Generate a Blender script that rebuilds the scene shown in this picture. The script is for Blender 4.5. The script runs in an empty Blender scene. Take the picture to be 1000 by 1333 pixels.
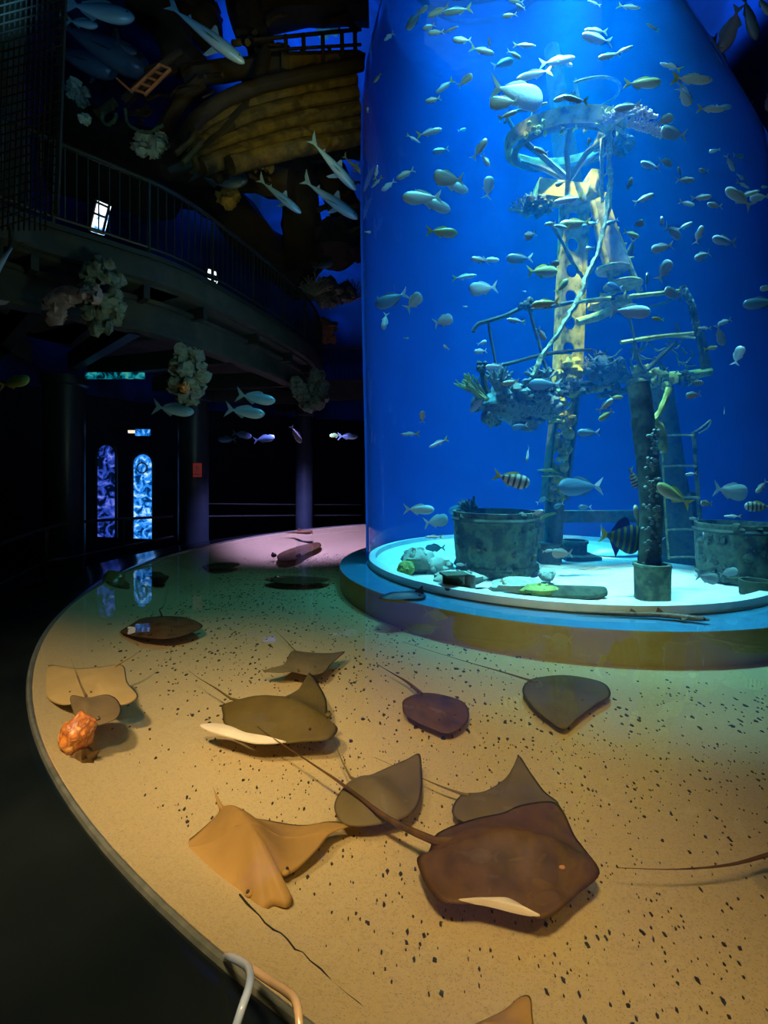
WATER_S=0.055; WATER_A=0.03
import bpy, bmesh, math, random
from mathutils import Vector, Matrix, noise
random.seed(7)
PI = math.pi
scene = bpy.context.scene
COL = scene.collection
EYE = 1.2; FPX = 600.0; HY = 620.0

def P(x, y, d):
    """point of the place that lies d metres in front of the photographer in the direction of photo pixel x, y"""
    return Vector(((x-500)/FPX*d, d, EYE+(HY-y)/FPX*d))
def G(x, y, z=0.0):
    """point on the level plane z"""
    return P(x, y, (EYE-z)*FPX/(y-HY))

# ------------------------------------------------------------------ materials
def _nt(name):
    m = bpy.data.materials.new(name); m.use_nodes = True
    nt = m.node_tree; nt.nodes.clear()
    return m, nt, nt.nodes, nt.links
def pmat(name, stops, scale=6, rough=.6, bump=.2, metal=0, detail=4, spec=.5, vor=0, vcol=None, distort=0, emit=None):
    """noise -> colour ramp -> principled, noise bump; optional voronoi flecks"""
    m, nt, N, L = _nt(name)
    out = N.new('ShaderNodeOutputMaterial'); b = N.new('ShaderNodeBsdfPrincipled')
    L.new(b.outputs[0], out.inputs[0])
    tc = N.new('ShaderNodeTexCoord'); nz = N.new('ShaderNodeTexNoise')
    nz.inputs['Scale'].default_value = scale; nz.inputs['Detail'].default_value = detail
    nz.inputs['Distortion'].default_value = distort
    L.new(tc.outputs['Object'], nz.inputs['Vector'])
    if isinstance(stops[0], (int, float)): stops = [stops, tuple(c*.75 for c in stops)]
    r = N.new('ShaderNodeValToRGB'); e = r.color_ramp.elements
    n = len(stops)
    for i, c in enumerate(stops):
        p = .3+.4*i/(max(1, n-1))
        if i < 2: el = e[i]; el.position = p
        else: el = e.new(p)
        el.color = (*c, 1)
    L.new(nz.outputs['Fac'], r.inputs['Fac'])
    col = r.outputs['Color']
    if vor:
        v = N.new('ShaderNodeTexVoronoi'); v.inputs['Scale'].default_value = vor
        L.new(tc.outputs['Object'], v.inputs['Vector'])
        vr = N.new('ShaderNodeValToRGB'); vr.color_ramp.elements[0].position = .12; vr.color_ramp.elements[1].position = .3
        vr.color_ramp.elements[0].color = (1, 1, 1, 1); vr.color_ramp.elements[1].color = (0, 0, 0, 1)
        L.new(v.outputs['Distance'], vr.inputs['Fac'])
        mx = N.new('ShaderNodeMixRGB'); mx.inputs['Color2'].default_value = (*(vcol or (0, 0, 0)), 1)
        L.new(vr.outputs['Color'], mx.inputs['Fac']); L.new(col, mx.inputs['Color1']); col = mx.outputs['Color']
    L.new(col, b.inputs['Base Color'])
    b.inputs['Roughness'].default_value = rough; b.inputs['Metallic'].default_value = metal
    b.inputs['Specular IOR Level'].default_value = spec
    if emit:
        L.new(col, b.inputs['Emission Color']); b.inputs['Emission Strength'].default_value = emit
    if bump:
        bp = N.new('ShaderNodeBump'); bp.inputs['Strength'].default_value = bump; bp.inputs['Distance'].default_value = .02
        L.new(nz.outputs['Fac'], bp.inputs['Height']); L.new(bp.outputs[0], b.inputs['Normal'])
    return m
def clear_mat(name, ior=1.33, tint=(1, 1, 1), bumpscale=0, bump=0, refl=1.0, rough=0.0, stretch=(1, 1, 1), tir=False):
    """clear sheet: see-through with Fresnel reflection"""
    m, nt, N, L = _nt(name)
    out = N.new('ShaderNodeOutputMaterial'); mx = N.new('ShaderNodeMixShader')
    tr = N.new('ShaderNodeBsdfTransparent'); tr.inputs[0].default_value = (*tint, 1)
    gl = N.new('ShaderNodeBsdfGlossy'); gl.inputs['Roughness'].default_value = rough
    fr = N.new('ShaderNodeLayerWeight'); fr.inputs['Blend'].default_value = .5; f0 = ((ior-1)/(ior+1))**2
    pw = N.new('ShaderNodeMath'); pw.operation = 'POWER'; pw.inputs[1].default_value = 5
    ml = N.new('ShaderNodeMath'); ml.operation = 'MULTIPLY_ADD'; ml.inputs[1].default_value = (1-f0)*refl; ml.inputs[2].default_value = f0*refl
    L.new(fr.outputs['Facing'], pw.inputs[0]); L.new(pw.outputs[0], ml.inputs[0])
    if bump:
        tc = N.new('ShaderNodeTexCoord'); mp = N.new('ShaderNodeMapping'); mp.inputs['Scale'].default_value = stretch
        nz = N.new('ShaderNodeTexNoise'); nz.inputs['Scale'].default_value = bumpscale; nz.inputs['Detail'].default_value = 2
        bp = N.new('ShaderNodeBump'); bp.inputs['Strength'].default_value = bump; bp.inputs['Distance'].default_value = .05
        L.new(tc.outputs['Object'], mp.inputs[0]); L.new(mp.outputs[0], nz.inputs['Vector'])
        L.new(nz.outputs['Fac'], bp.inputs['Height'])
        L.new(bp.outputs[0], gl.inputs['Normal']); L.new(bp.outputs[0], fr.inputs['Normal'])
    if tir:
        ml = N.new('ShaderNodeMapRange'); ml.inputs['From Min'].default_value = .22; ml.inputs['From Max'].default_value = .42; ml.inputs['To Min'].default_value = .04; ml.inputs['To Max'].default_value = .92
        L.new(fr.outputs['Facing'], ml.inputs['Value'])
    L.new(ml.outputs[0], mx.inputs[0]); L.new(tr.outputs[0], mx.inputs[1]); L.new(gl.outputs[0], mx.inputs[2])
    L.new(mx.outputs[0], out.inputs[0])
    return m

# ------------------------------------------------------------------ objects
def tag(o, label=None, cat=None, group=None, kind=None):
    if label: o['label'] = label
    if cat: o['category'] = cat
    if group: o['group'] = group
    if kind: o['kind'] = kind
    return o
def link(name, me, mat, parent=None, loc=None):
    o = bpy.data.objects.new(name, me); COL.objects.link(o)
    if mat is not None:
        for mm in (mat if isinstance(mat, (list, tuple)) else [mat]): me.materials.append(mm)
    if loc is not None: o.location = loc
    if parent is not None:
        o.parent = parent
        o.matrix_parent_inverse = Matrix.Identity(4)
    return o
def empty(name, loc, label, cat, group=None):
    o = bpy.data.objects.new(name, None); COL.objects.link(o); o.location = loc
    o.empty_display_size = .1
    return tag(o, label, cat, group)
class MB:
    """collects shapes; world coordinates, build() makes one mesh (relative to its parent's place)"""
    def __init__(s): s.v = []; s.f = []; s.mi = []; s.sm = True
    def add(s, vs, fs, mi=0):
        o = len(s.v); s.v += [Vector(v) for v in vs]
        s.f += [tuple(i+o for i in f) for f in fs]; s.mi += [mi]*len(fs)
        return s
    def box(s, c, size, rot=None):
        c = Vector(c); h = Vector(size)/2
        vs = [Vector((x*h.x, y*h.y, z*h.z)) for x in (-1, 1) for y in (-1, 1) for z in (-1, 1)]
        if rot is not None: vs = [rot @ v for v in vs]
        vs = [v+c for v in vs]
        return s.add(vs, [(0, 1, 3, 2), (4, 6, 7, 5), (0, 4, 5, 1), (2, 3, 7, 6), (0, 2, 6, 4), (1, 5, 7, 3)])
    def tube(s, pts, r, n=8, jit=0, flat=1.0, cap=True):
        pts = [Vector(p) for p in pts]; m = len(pts)
        rs = r if isinstance(r, (list, tuple)) else [r]*m
        vs = []; prev = None
        for i, p in enumerate(pts):
            t = (pts[min(i+1, m-1)]-pts[max(i-1, 0)])
            t = t.normalized() if t.length > 1e-9 else Vector((0, 0, 1))
            if prev is None:
                a = Vector((0, 0, 1)) if abs(t.z) < .9 else Vector((0, 1, 0))
                u = t.cross(a).normalized()
            else:
                u = (prev - t*prev.dot(t)); u = u.normalized() if u.length > 1e-6 else t.orthogonal().normalized()
            prev = u; w = t.cross(u)
            for k in range(n):
                a = 2*PI*k/n; rr = rs[i]*(1+jit*random.uniform(-1, 1))
                vs.append(p+u*math.cos(a)*rr+w*math.sin(a)*rr*flat)
        fs = [(i*n+k, i*n+(k+1) % n, (i+1)*n+(k+1) % n, (i+1)*n+k) for i in range(m-1) for k in range(n)]
        if cap:
            fs.append(tuple(range(n-1, -1, -1))); fs.append(tuple(range((m-1)*n, m*n)))
        return s.add(vs, fs)
    def lathe(s, prof, c=(0, 0, 0), n=32, a0=0, a1=2*PI, jit=0, axis=None):
        c = Vector(c); full = abs(a1-a0-2*PI) < 1e-6; k = n if full else n+1
        vs = []
        for (r, z) in prof:
            for i in range(k):
                a = a0+(a1-a0)*i/n; rr = r*(1+jit*random.uniform(-1, 1))
                v = Vector((rr*math.cos(a), rr*math.sin(a), z))
                if axis is not None: v = axis @ v
                vs.append(v+c)
        fs = []
        for j in range(len(prof)-1):
            for i in range(n if full else n):
                i2 = (i+1) % k if full else i+1
                fs.append((j*k+i, j*k+i2, (j+1)*k+i2, (j+1)*k+i))
        return s.add(vs, fs)
    def blob(s, c, r, n=10, amp=.25, freq=2.0, seed=0):
        c = Vector(c); r = Vector(r) if not isinstance(r, (int, float)) else Vector((r, r, r))
        vs = []; m = n//2+1
        for j in range(m+1):
            th = PI*j/m
            for i in range(n):
                a = 2*PI*i/n
                d = Vector((math.sin(th)*math.cos(a), math.sin(th)*math.sin(a), math.cos(th)))
                k = 1+amp*noise.noise(d*freq+Vector((seed*3.1, seed*1.7, seed)))*2
                vs.append(c+Vector((d.x*r.x, d.y*r.y, d.z*r.z))*k)
        fs = [(j*n+i, (j+1)*n+i, (j+1)*n+(i+1) % n, j*n+(i+1) % n) for j in range(m) for i in range(n)]
        return s.add(vs, fs)
    def prism(s, poly, thick_vec):
        poly = [Vector(p) for p in poly]; t = Vector(thick_vec); n = len(poly)
        vs = [p-t/2 for p in poly]+[p+t/2 for p in poly]
        fs = [tuple(range(n-1, -1, -1)), tuple(range(n, 2*n))]+[(i, (i+1) % n, n+(i+1) % n, n+i) for i in range(n)]
        return s.add(vs, fs)
    def build(s, name, mat, parent=None, smooth=True, origin=None):
        o = Vector((0, 0, 0))
        if parent is not None:
            pm = parent; o = Vector((0, 0, 0))
            while pm is not None: o += pm.location; pm = pm.parent
        loc = None
        if parent is None:
            if origin is None:
                n = max(1, len(s.v)); origin = sum(s.v, Vector())/n
                origin.z = min(v.z for v in s.v)
            o = Vector(origin); loc = o
        me = bpy.data.meshes.new(name)
        me.from_pydata([tuple(v-o) for v in s.v], [], s.f); me.update()
        bm = bmesh.new(); bm.from_mesh(me)
        bmesh.ops.remove_doubles(bm, verts=bm.verts, dist=1e-6)
        bmesh.ops.recalc_face_normals(bm, faces=bm.faces); bm.to_mesh(me); bm.free()
        if smooth:
            me.polygons.foreach_set('use_smooth', [True]*len(me.polygons))
            try: me.set_sharp_from_angle(angle=math.radians(40))
            except Exception: pass
        return link(name, me, mat, parent, loc)
def spline(pts, n=6):
    """Catmull-Rom through pts"""
    pts = [Vector(p) for p in pts]; out = []
    q = [pts[0]*2-pts[1]]+pts+[pts[-1]*2-pts[-2]]
    for i in range(1, len(q)-2):
        for k in range(n):
            t = k/n
            out.append(.5*((2*q[i])+(-q[i-1]+q[i+1])*t+(2*q[i-1]-5*q[i]+4*q[i+1]-q[i+2])*t*t+(-q[i-1]+3*q[i]-3*q[i+1]+q[i+2])*t**3))
    out.append(pts[-1]); return out
def lerp(a, b, t): return a+(b-a)*t
def table(tb, z):
    if z <= tb[0][0]: return tb[0][1:]
    for a, b in zip(tb, tb[1:]):
        if z <= b[0]:
            t = (z-a[0])/(b[0]-a[0]); return tuple(lerp(u, v, t) for u, v in zip(a[1:], b[1:]))
    return tb[-1][1:]
def copy_tree(o, parent=None):
    c = o.copy(); COL.objects.link(c)
    if parent is not None: c.parent = parent
    for ch in list(o.children): copy_tree(ch, c)
    return c
def spot(loc, target, power, color, angle=60, blend=.6, size=.1):
    l = bpy.data.lights.new('spot_light', 'SPOT'); l.energy = power; l.color = color
    l.spot_size = math.radians(angle); l.spot_blend = blend; l.shadow_soft_size = size
    o = bpy.data.objects.new('spot_light', l); COL.objects.link(o); o.location = loc
    o.rotation_euler = (Vector(target)-Vector(loc)).to_track_quat('-Z', 'Y').to_euler(); return o
def area(loc, target, power, color, sx, sy=None, disk=False):
    l = bpy.data.lights.new('area_light', 'AREA'); l.energy = power; l.color = color
    l.shape = 'DISK' if disk else 'RECTANGLE'; l.size = sx; l.size_y = sy or sx
    o = bpy.data.objects.new('area_light', l); COL.objects.link(o); o.location = loc
    o.rotation_euler = (Vector(target)-Vector(loc)).to_track_quat('-Z', 'Y').to_euler(); return o

# ------------------------------------------------------------------ camera
cam = bpy.data.cameras.new('camera'); camo = bpy.data.objects.new('camera', cam); COL.objects.link(camo)
camo.location = (0, 0, EYE); camo.rotation_euler = (PI/2, 0, 0)
cam.sensor_fit = 'VERTICAL'; cam.sensor_height = 36; cam.sensor_width = 27
cam.lens = FPX/1333*36; cam.shift_y = -(666.5-HY)/1333; cam.clip_start = .02; cam.clip_end = 200
scene.camera = camo
vs_ = scene.view_settings; vs_.view_transform = 'Standard'; vs_.look = 'None'; vs_.exposure = 0; vs_.gamma = 1; vs_.use_curve_mapping = False
cy = scene.cycles
cy.use_denoising = True; cy.max_bounces = 8; cy.transparent_max_bounces = 24; cy.volume_bounces = 1
cy.diffuse_bounces = 3; cy.glossy_bounces = 3; cy.sample_clamp_indirect = 3
w = bpy.data.worlds.new('world'); scene.world = w; w.use_nodes = True
w.node_tree.nodes['Background'].inputs[0].default_value = (.02, .06, .12, 1)
w.node_tree.nodes['Background'].inputs[1].default_value = .05

# the tank: round sections by height; silhouette edges in photo columns
CX, CY, CD = 2.33, 6.54, 6.95
TANK = [(-.4, 480, 1024), (1.5, 478, 1020), (3.4, 474, 1014), (4.7, 472, 1004), (5.5, 472, 958), (6.4, 473, 905), (7.2, 480, 852), (8.0, 497, 805), (10.5, 540, 740)]
def section(z):
    a, b = table(TANK, z)
    ta, tb = math.atan((a-500)/FPX), math.atan((b-500)/FPX)
    c, h = (ta+tb)/2, (tb-ta)/2
    return CD*math.sin(c), CD*math.cos(c), CD*math.sin(h)
C0 = Vector(section(0)[:2]+(0,)); R0 = section(0)[2]
def in_tank(p, margin=.15):
    x, y, r = section(p.z); return (p.x-x)**2+(p.y-y)**2 < (r-margin)**2
# ------------------------------------------------------------------ setting: pool, tank, building
POOL_R = 6.09; ZB = -.3; LEDGE_R = R0+.40
CC = Vector((C0.x, C0.y, 0)); PC = Vector((2.84, 6.30, 0))
def annulus(mb, rows, n=200):
    vs = [(c.x+r*math.cos(2*PI*i/n), c.y+r*math.sin(2*PI*i/n), z) for c, r, z in rows for i in range(n)]
    fs = [(j*n+i, j*n+(i+1) % n, (j+1)*n+(i+1) % n, (j+1)*n+i) for j in range(len(rows)-1) for i in range(n)]; mb.add(vs, fs)
M = {}
M['sand'] = pmat('pool sand coat', [(.36, .27, .125), (.44, .33, .16), (.40, .30, .14)], 60, .8, .12, detail=6, vor=110, vcol=(.24, .18, .09))
M['sand_edge'] = pmat('pool edge coat', [(.5, .37, .26), (.42, .3, .2)], 90, .75, .25, detail=6)
M['wall_tan'] = pmat('ochre painted wall', [(.38, .31, .09), (.33, .26, .07)], 5, .6, .05)
M['ledge'] = pmat('blue ledge coat', [(.05, .30, .55), (.04, .24, .48)], 5, .5, .05)
M['white_ring'] = pmat('white sill', [(.75, .85, .85), (.6, .75, .8)], 8, .5, .02)
M['black_gloss'] = pmat('black lacquered panel', [(.006, .009, .009), (.003, .005, .006)], 2, .16, .01)
M['black'] = pmat('black paint', [(.004, .005, .005), (.0015, .002, .002)], 3, .7, .05)
M['tanksand'] = pmat('white tank sand', [(.75, .78, .74), (.6, .64, .62)], 14, .9, .3)
def ring(mb, r0, z0, r1, z1, n=160, a0=0, a1=2*PI, c=CC): mb.lathe([(r0, z0), (r1, z1)], c, n, a0, a1)
# pool floor: one plate, rising gently to the rim
mb = MB(); annulus(mb, [(CC, LEDGE_R-.1, ZB), (PC, 4.0, ZB), (PC, 4.9, ZB), (PC, 5.45, ZB+.03), (PC, 5.8, ZB+.12), (PC, 6.03, ZB+.26), (PC, POOL_R, ZB+.3)])
tag(mb.build('floor', M['sand']), kind='structure')
# the shell of the pool: outer rim and wide black deck
mb = MB(); mb.lathe([(POOL_R-.004, -.06), (POOL_R-.004, .014), (POOL_R+.004, .02), (POOL_R+.014, .018), (POOL_R+.02, .004)], PC, 240)
tag(mb.build('trim_1', pmat('dark pool edge strip', [(.10, .11, .09), (.05, .06, .05)], 20, .3, .05)), kind='structure')
mb = MB(); mb.lathe([(POOL_R+.018, .006), (POOL_R+.05, .012), (POOL_R+.10, .01), (POOL_R+.35, -.02), (POOL_R+1.1, -.12), (POOL_R+1.12, -.75)], PC, 240, a0=math.radians(60), a1=math.radians(250))
tag(mb.build('wall_front', M['black_gloss']), kind='structure')
mb = MB(); mb.lathe([(POOL_R+.018, .006), (POOL_R+.2, -.2), (POOL_R+.22, -.75)], PC, 240, a0=math.radians(250), a1=math.radians(420))
tag(mb.build('wall_right', M['black_gloss']), kind='structure')
# building floor, walls and ceiling
mb = MB(); mb.box((2, 8, -.80), (26, 32, .1)); tag(mb.build('floor', M['black'], smooth=False), kind='structure')
M['backwall'] = pmat('near black rockwork', [(.006, .008, .008), (.002, .003, .004), (.012, .014, .012)], 1.5, .8, .6)
mb = MB(); mb.lathe([(11.3, -.8), (11.3, 3.3)], CC, 90, a0=math.radians(50), a1=math.radians(262))
tag(mb.build('wall_back', M['backwall']), kind='structure')
M['mural'] = pmat('painted deep sea backdrop', [(.0, .004, .02), (.003, .025, .12), (.006, .075, .36)], .6, .8, .1, detail=7, distort=.6)
mb = MB(); mb.lathe([(11.3, 3.3), (11.2, 7), (10.4, 10), (8.2, 12.0), (5.0, 12.9), (2.2, 13.1)], CC, 90, a0=math.radians(-20), a1=math.radians(300))
tag(mb.build('ceiling', M['mural']), kind='structure')
mb = MB(); mb.box((2, -2.2, 5), (26, .2, 12)); tag(mb.build('wall_rear', M['black'], smooth=False), kind='structure')

# ---- plinth and ledge under the tank
mb = MB(); mb.lathe([(LEDGE_R-.02, ZB-.05), (LEDGE_R, -.03), (LEDGE_R-.005, -.015)], CC, 180)
tag(mb.build('wall_plinth', M['wall_tan']), kind='structure')
mb = MB(); mb.lathe([(R0-.3, -.05), (R0+.0, -.02), (LEDGE_R-.005, -.015)], CC, 180)
tag(mb.build('trim_2', M['ledge']), kind='structure')

# ---- tank
tank = empty('cylinder_aquarium', (C0.x, C0.y, 0), 'huge clear cylindrical tank full of blue water rising from the shallow pool', 'aquarium')
def tank_loft(zs, off, n=128, a0=0, a1=2*PI):
    vs = []; full = abs(a1-a0-2*PI) < 1e-6; k = n if full else n+1
    for z in zs:
        x, y, r = section(z)
        for i in range(k):
            a = a0+(a1-a0)*i/n; vs.append((x+(r+off)*math.cos(a), y+(r+off)*math.sin(a), z))
    fs = [(j*k+i, j*k+(i+1) % k if full else j*k+i+1, ((j+1)*k+(i+1) % k) if full else (j+1)*k+i+1, (j+1)*k+i) for j in range(len(zs)-1) for i in range(n)]
    return vs, fs
ZS = [-.02, .5, 1, 1.5, 2.2, 3, 3.6, 4.2, 4.5, 4.8, 5.1, 5.4, 5.7, 6, 6.3, 6.6, 6.9, 7.2, 7.5, 7.8, 8.2, 8.6, 9.0, 9.5]
SURF = 8.3
M['acrylic'] = clear_mat('clear acrylic', 1.3, (.97, .99, 1.0), 1.5, .05, .8, stretch=(.3, .3, 2))
mb = MB(); mb.add(*tank_loft(ZS, 0)); mb.build('acrylic_wall', M['acrylic'], tank)
# water body: bounded volume
m, nt, N, L = _nt('blue tank water')
out = N.new('ShaderNodeOutputMaterial'); tr = N.new('ShaderNodeBsdfTransparent')
vsn = N.new('ShaderNodeVolumeScatter'); vab = N.new('ShaderNodeVolumeAbsorption'); ad = N.new('ShaderNodeAddShader')
vsn.inputs['Color'].default_value = (.0, .25, 1, 1); vsn.inputs['Density'].default_value = WATER_S
vsn.inputs['Anisotropy'].default_value = .2
vab.inputs['Color'].default_value = (.0, .6, 1, 1); vab.inputs['Density'].default_value = WATER_A
L.new(vsn.outputs[0], ad.inputs[0]); L.new(vab.outputs[0], ad.inputs[1])
L.new(ad.outputs[0], out.inputs['Volume']); L.new(tr.outputs[0], out.inputs['Surface'])
M['water_volume'] = m
vs, fs = tank_loft([.0]+[z for z in ZS[1:] if z < SURF]+[SURF], -.03, 96)
k = 96; nz_ = len(vs)//k
fs = fs+[tuple(range(k-1, -1, -1)), tuple(range((nz_-1)*k, nz_*k))]
mb = MB(); mb.add(vs, fs); wb = mb.build('water_body', M['water_volume'], tank); wb['kind'] = 'stuff'
# rippled surface seen from below
M['surface'] = clear_mat('rippled water surface', 1.33, (.8, .95, 1), 2.6, .9, 1.0, .02, tir=True)
x, y, r = section(SURF-.04); mb = MB(); mb.lathe([(0.001, SURF-.04), (r-.05, SURF-.04)], (x, y, 0), 64); mb.build('water_surface', M['surface'], tank)
# deep blue rear lining and sill ring
M['rear'] = pmat('deep blue rear lining', [(.0, .04, .32), (.0, .055, .40)], 1.2, .9, .02)
mb = MB(); mb.add(*tank_loft(ZS, .03, 80, math.radians(-42), math.radians(183))); mb.build('rear_lining', M['rear'], tank)
mb = MB(); mb.lathe([(R0-.004, -.012), (R0-.006, .075), (R0-.10, .085), (R0-.11, .0)], CC, 180); mb.build('sill_ring', M['white_ring'], tank)
mb = MB(); mb.lathe([(R0+.02, -.012), (R0+.022, .004), (R0+.012, .006)], CC, 180); mb.build('seal', M['black'], tank)
mb = MB(); zc = 9.5; x, y, r = section(zc); mb.lathe([(r-.02, zc-.3), (r+.2, zc-.3), (r+.2, zc+.2), (r-.02, zc+.2)], (x, y, 0), 64); mb.build('top_collar', M['black'], tank)
# sand bed, gently uneven
vs = []; fs = []; n = 96; rs = [0.001]+[.1*i*(R0-.08)/2.4 for i in range(2, 25, 2)]
rs[-1] = R0-.08
for r in rs:
    for i in range(n):
        a = 2*PI*i/n; p = Vector((C0.x+r*math.cos(a), C0.y+r*math.sin(a), 0)); edge = 1-(r/(R0-.08))**6
        vs.append((p.x, p.y, .012+.05*edge*noise.noise(p*1.3)))
fs = [(j*n+i, j*n+(i+1) % n, (j+1)*n+(i+1) % n, (j+1)*n+i) for j in range(len(rs)-1) for i in range(n)]
mb = MB(); mb.add(vs, fs); sb = mb.build('tank_sand', M['tanksand']); tag(sb, 'bright pale sand covering the bottom of the round tank', 'sand', kind='stuff')

# ---- shallow pool water
M['pool_water'] = clear_mat('still pool water', 1.42, (.93, .97, .95), 2.2, .05, 1.0, 0.0)
mb = MB(); annulus(mb, [(CC, R0+.03, 0.0), (PC, POOL_R-.012, 0.0)]); pw = mb.build('pool_water', M['pool_water'])
tag(pw, 'clear shallow water filling the ring pool around the tank', 'water', kind='stuff')

# gravel flecks on the pool floor
random.seed(3)
mb = MB()
def floor_z(r): 
    return table([(0, ZB), (4.9, ZB), (5.45, ZB+.03), (5.8, ZB+.12), (6.03, ZB+.26), (6.2, ZB+.3)], r)[0]
cnt = 0
while cnt < 4300:
    a = random.uniform(PI*.5, 2*PI-.3); r = math.sqrt(random.uniform((LEDGE_R+.05)**2, 5.8**2))
    p = PC+Vector((r*math.cos(a), r*math.sin(a), 0))
    if p.y < .5 or p.y > 9 or abs(p.x)/max(p.y,.1) > 1.0: continue
    if noise.noise(p*.9) < -.25 and random.random() < .6: continue
    if (p-CC).length < LEDGE_R+.03: continue
    if r > 5.4 and random.random() < .6: continue
    if cnt < 1100:
        p = Vector((random.uniform(-.9, 2.6), random.uniform(.75, 2.6), 0)); r = (p-PC).length
        if r > 5.75: continue
    s = random.choice([.002, .003, .003, .004, .005, .006, .009]) * (.7 if p.y < 2.6 else 1.4)
    k = random.randint(4, 6); a0 = random.uniform(0, 6)
    z = floor_z(r)+.003
    poly = [(p.x+s*random.uniform(.4, 1.3)*math.cos(a0+2*PI*i/k), p.y+1.6*s*random.uniform(.4, 1.3)*math.sin(a0+2*PI*i/k), z) for i in range(k)]
    mb.prism(poly, (0, 0, .004)); cnt += 1
tag(mb.build('gravel', pmat('black gravel', [(.012, .011, .012), (.03, .025, .03)], 30, .5, .1), smooth=False), 'tiny dark gravel flecks strewn over the sandy pool bottom', 'gravel', kind='stuff')
# ------------------------------------------------------------------ sunken wreck inside the tank
random.seed(11)
M['moss'] = pmat('yellow green growth on iron', [(.07, .13, .04), (.45, .46, .08), (.62, .6, .2)], 9, .85, .8, detail=8)
M['iron'] = pmat('dark encrusted iron', [(.02, .04, .035), (.06, .09, .06), (.012, .03, .03)], 7, .85, .8, detail=8)
M['barn'] = pmat('barnacled iron', [(.02, .04, .04), (.05, .08, .06), (.16, .22, .14), (.03, .06, .05)], 6, .85, 1.0, detail=9, vor=17, vcol=(.13, .17, .14))
M['rope'] = pmat('encrusted rope', [(.45, .5, .25), (.25, .32, .18), (.6, .6, .4)], 22, .9, .8)
M['darkrope'] = pmat('dark rope', [(.1, .16, .1), (.05, .09, .07)], 20, .9, .6)
M['coral_b'] = pmat('blue grey coral', [(.06, .10, .10), (.2, .28, .26), (.03, .06, .06)], 14, .9, .8)
M['coral_y'] = pmat('yellow green branch coral', [(.4, .48, .12), (.2, .3, .1)], 14, .9, .6)
M['coral_o'] = pmat('orange white coral', [(.75, .5, .25), (.85, .8, .65), (.5, .3, .15)], 30, .9, .8)
M['coral_d'] = pmat('dark round coral', [(.03, .06, .08), (.1, .15, .15)], 30, .9, 1)
M['rock'] = pmat('pale reef rock', [(.25, .33, .3), (.45, .5, .42), (.15, .2, .2)], 6, .9, .9)

def TP(pts, d): return [P(x, y, (d[i] if isinstance(d, (list, tuple)) else d)) for i, (x, y) in enumerate(pts)]
def one(name, mb, mat, label, cat, group=None):
    return tag(mb.build(name, mat), label, cat, group)

def girder(bot, top, wid, face, nh, hr, mats, parent, depth=.16):
    """pierced web with two flanges between bot and top"""
    bot, top = Vector(bot), Vector(top); ax = (top-bot); Ln = ax.length; ax.normalize()
    n = (Vector(face)-ax*ax.dot(Vector(face))).normalized(); u = ax.cross(n)
    web = MB(); cell = Ln/nh; hw = wid/2; t = .012
    for c in range(nh):
        cen = bot+ax*(cell*(c+.5)); K = 24; inner = []; outer = []
        for k in range(K):
            a = 2*PI*k/K; dx, dy = math.cos(a), math.sin(a)
            sc_ = min(hw/abs(dx) if abs(dx) > 1e-6 else 1e9, (cell/2)/abs(dy) if abs(dy) > 1e-6 else 1e9)
            inner.append((dx*hr, dy*hr*1.1)); outer.append((dx*sc_, dy*sc_))
        for k in (3, 9, 15, 21):  # corners
            outer[k] = (math.copysign(hw, outer[k][0]), math.copysign(cell/2, outer[k][1]))
        vs = []
        for s in (-t, t):
            vs += [cen+u*x+ax*y+n*s for x, y in inner]+[cen+u*x+ax*y+n*s for x, y in outer]
        fs = []
        for k in range(K):
            k2 = (k+1) % K
            fs += [(k, k2, K+k2, K+k), (2*K+k, 3*K+k, 3*K+k2, 2*K+k2), (k, 2*K+k, 2*K+k2, k2)]
        web.add(vs, fs)
    web.build('web_plate', mats[0], parent)
    for s in (-1, 1):
        f = MB(); R_ = Matrix((u, n, ax)).transposed()
        f.box((bot+top)/2+u*s*hw, (.03, depth, Ln), R_); f.build('flange', mats[1], parent)
def clumps(mb, a, b, n, r, seed):
    random.seed(seed)
    for i in range(n):
        t = random.random(); p = Vector(a).lerp(Vector(b), t)
        p += Vector((random.uniform(-1, 1), random.uniform(-1, .2), random.uniform(-1, 1)))*r*1.2
        mb.blob(p, r*random.uniform(.3, .8), 7, .4, 2.5, i+seed)

# mast: pierced iron girder in two lengths, foot on the sand
mast = empty('ship_mast', P(724, 733, 6.4)*1.0, 'tall pierced iron mast coated yellow green, standing mid-tank', 'mast')
girder(P(738, 505, 6.4), P(748, 268, 6.4), .34, (.15, -1, 0), 7, .085, (M['moss'], M['moss']), mast)
girder(P(722, 650, 6.4), P(738, 505, 6.4), .31, (.2, -1, 0), 4, .095, (M['moss'], M['iron']), mast)
mb = MB(); mb.tube(TP([(719, 733), (722, 650)], 6.42), .13, 10, .1); mb.build('foot', M['iron'], mast)
mb = MB(); clumps(mb, P(738, 515, 6.35), P(722, 655, 6.35), 60, .09, 4); mb.build('growth', M['moss'], mast); mb = MB(); clumps(mb, P(742, 470, 6.35), P(734, 505, 6.35), 26, .1, 9); mb.build('growth', M['moss'], mast)
for (x0, y0, x1, y1) in ((700, 612, 735, 618), (705, 620, 738, 622), (712, 553, 735, 548), (700, 678, 725, 668)):
    mb = MB(); mb.tube([P(x0, y0, 6.3), P((x0+x1)/2, (y0+y1)/2-3, 6.25), P(x1, y1, 6.35)], [.015, .05, .03], 8, .2, .5)
    mb.build('shelf_growth', M['moss'], mast)
mb = MB(); mb.tube(TP([(718, 62), (724, 110), (733, 180), (744, 250)], 6.9), [.10, .13, .16, .17], 14, .04); mb.build('upper_pole', M['iron'], mast)
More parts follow.
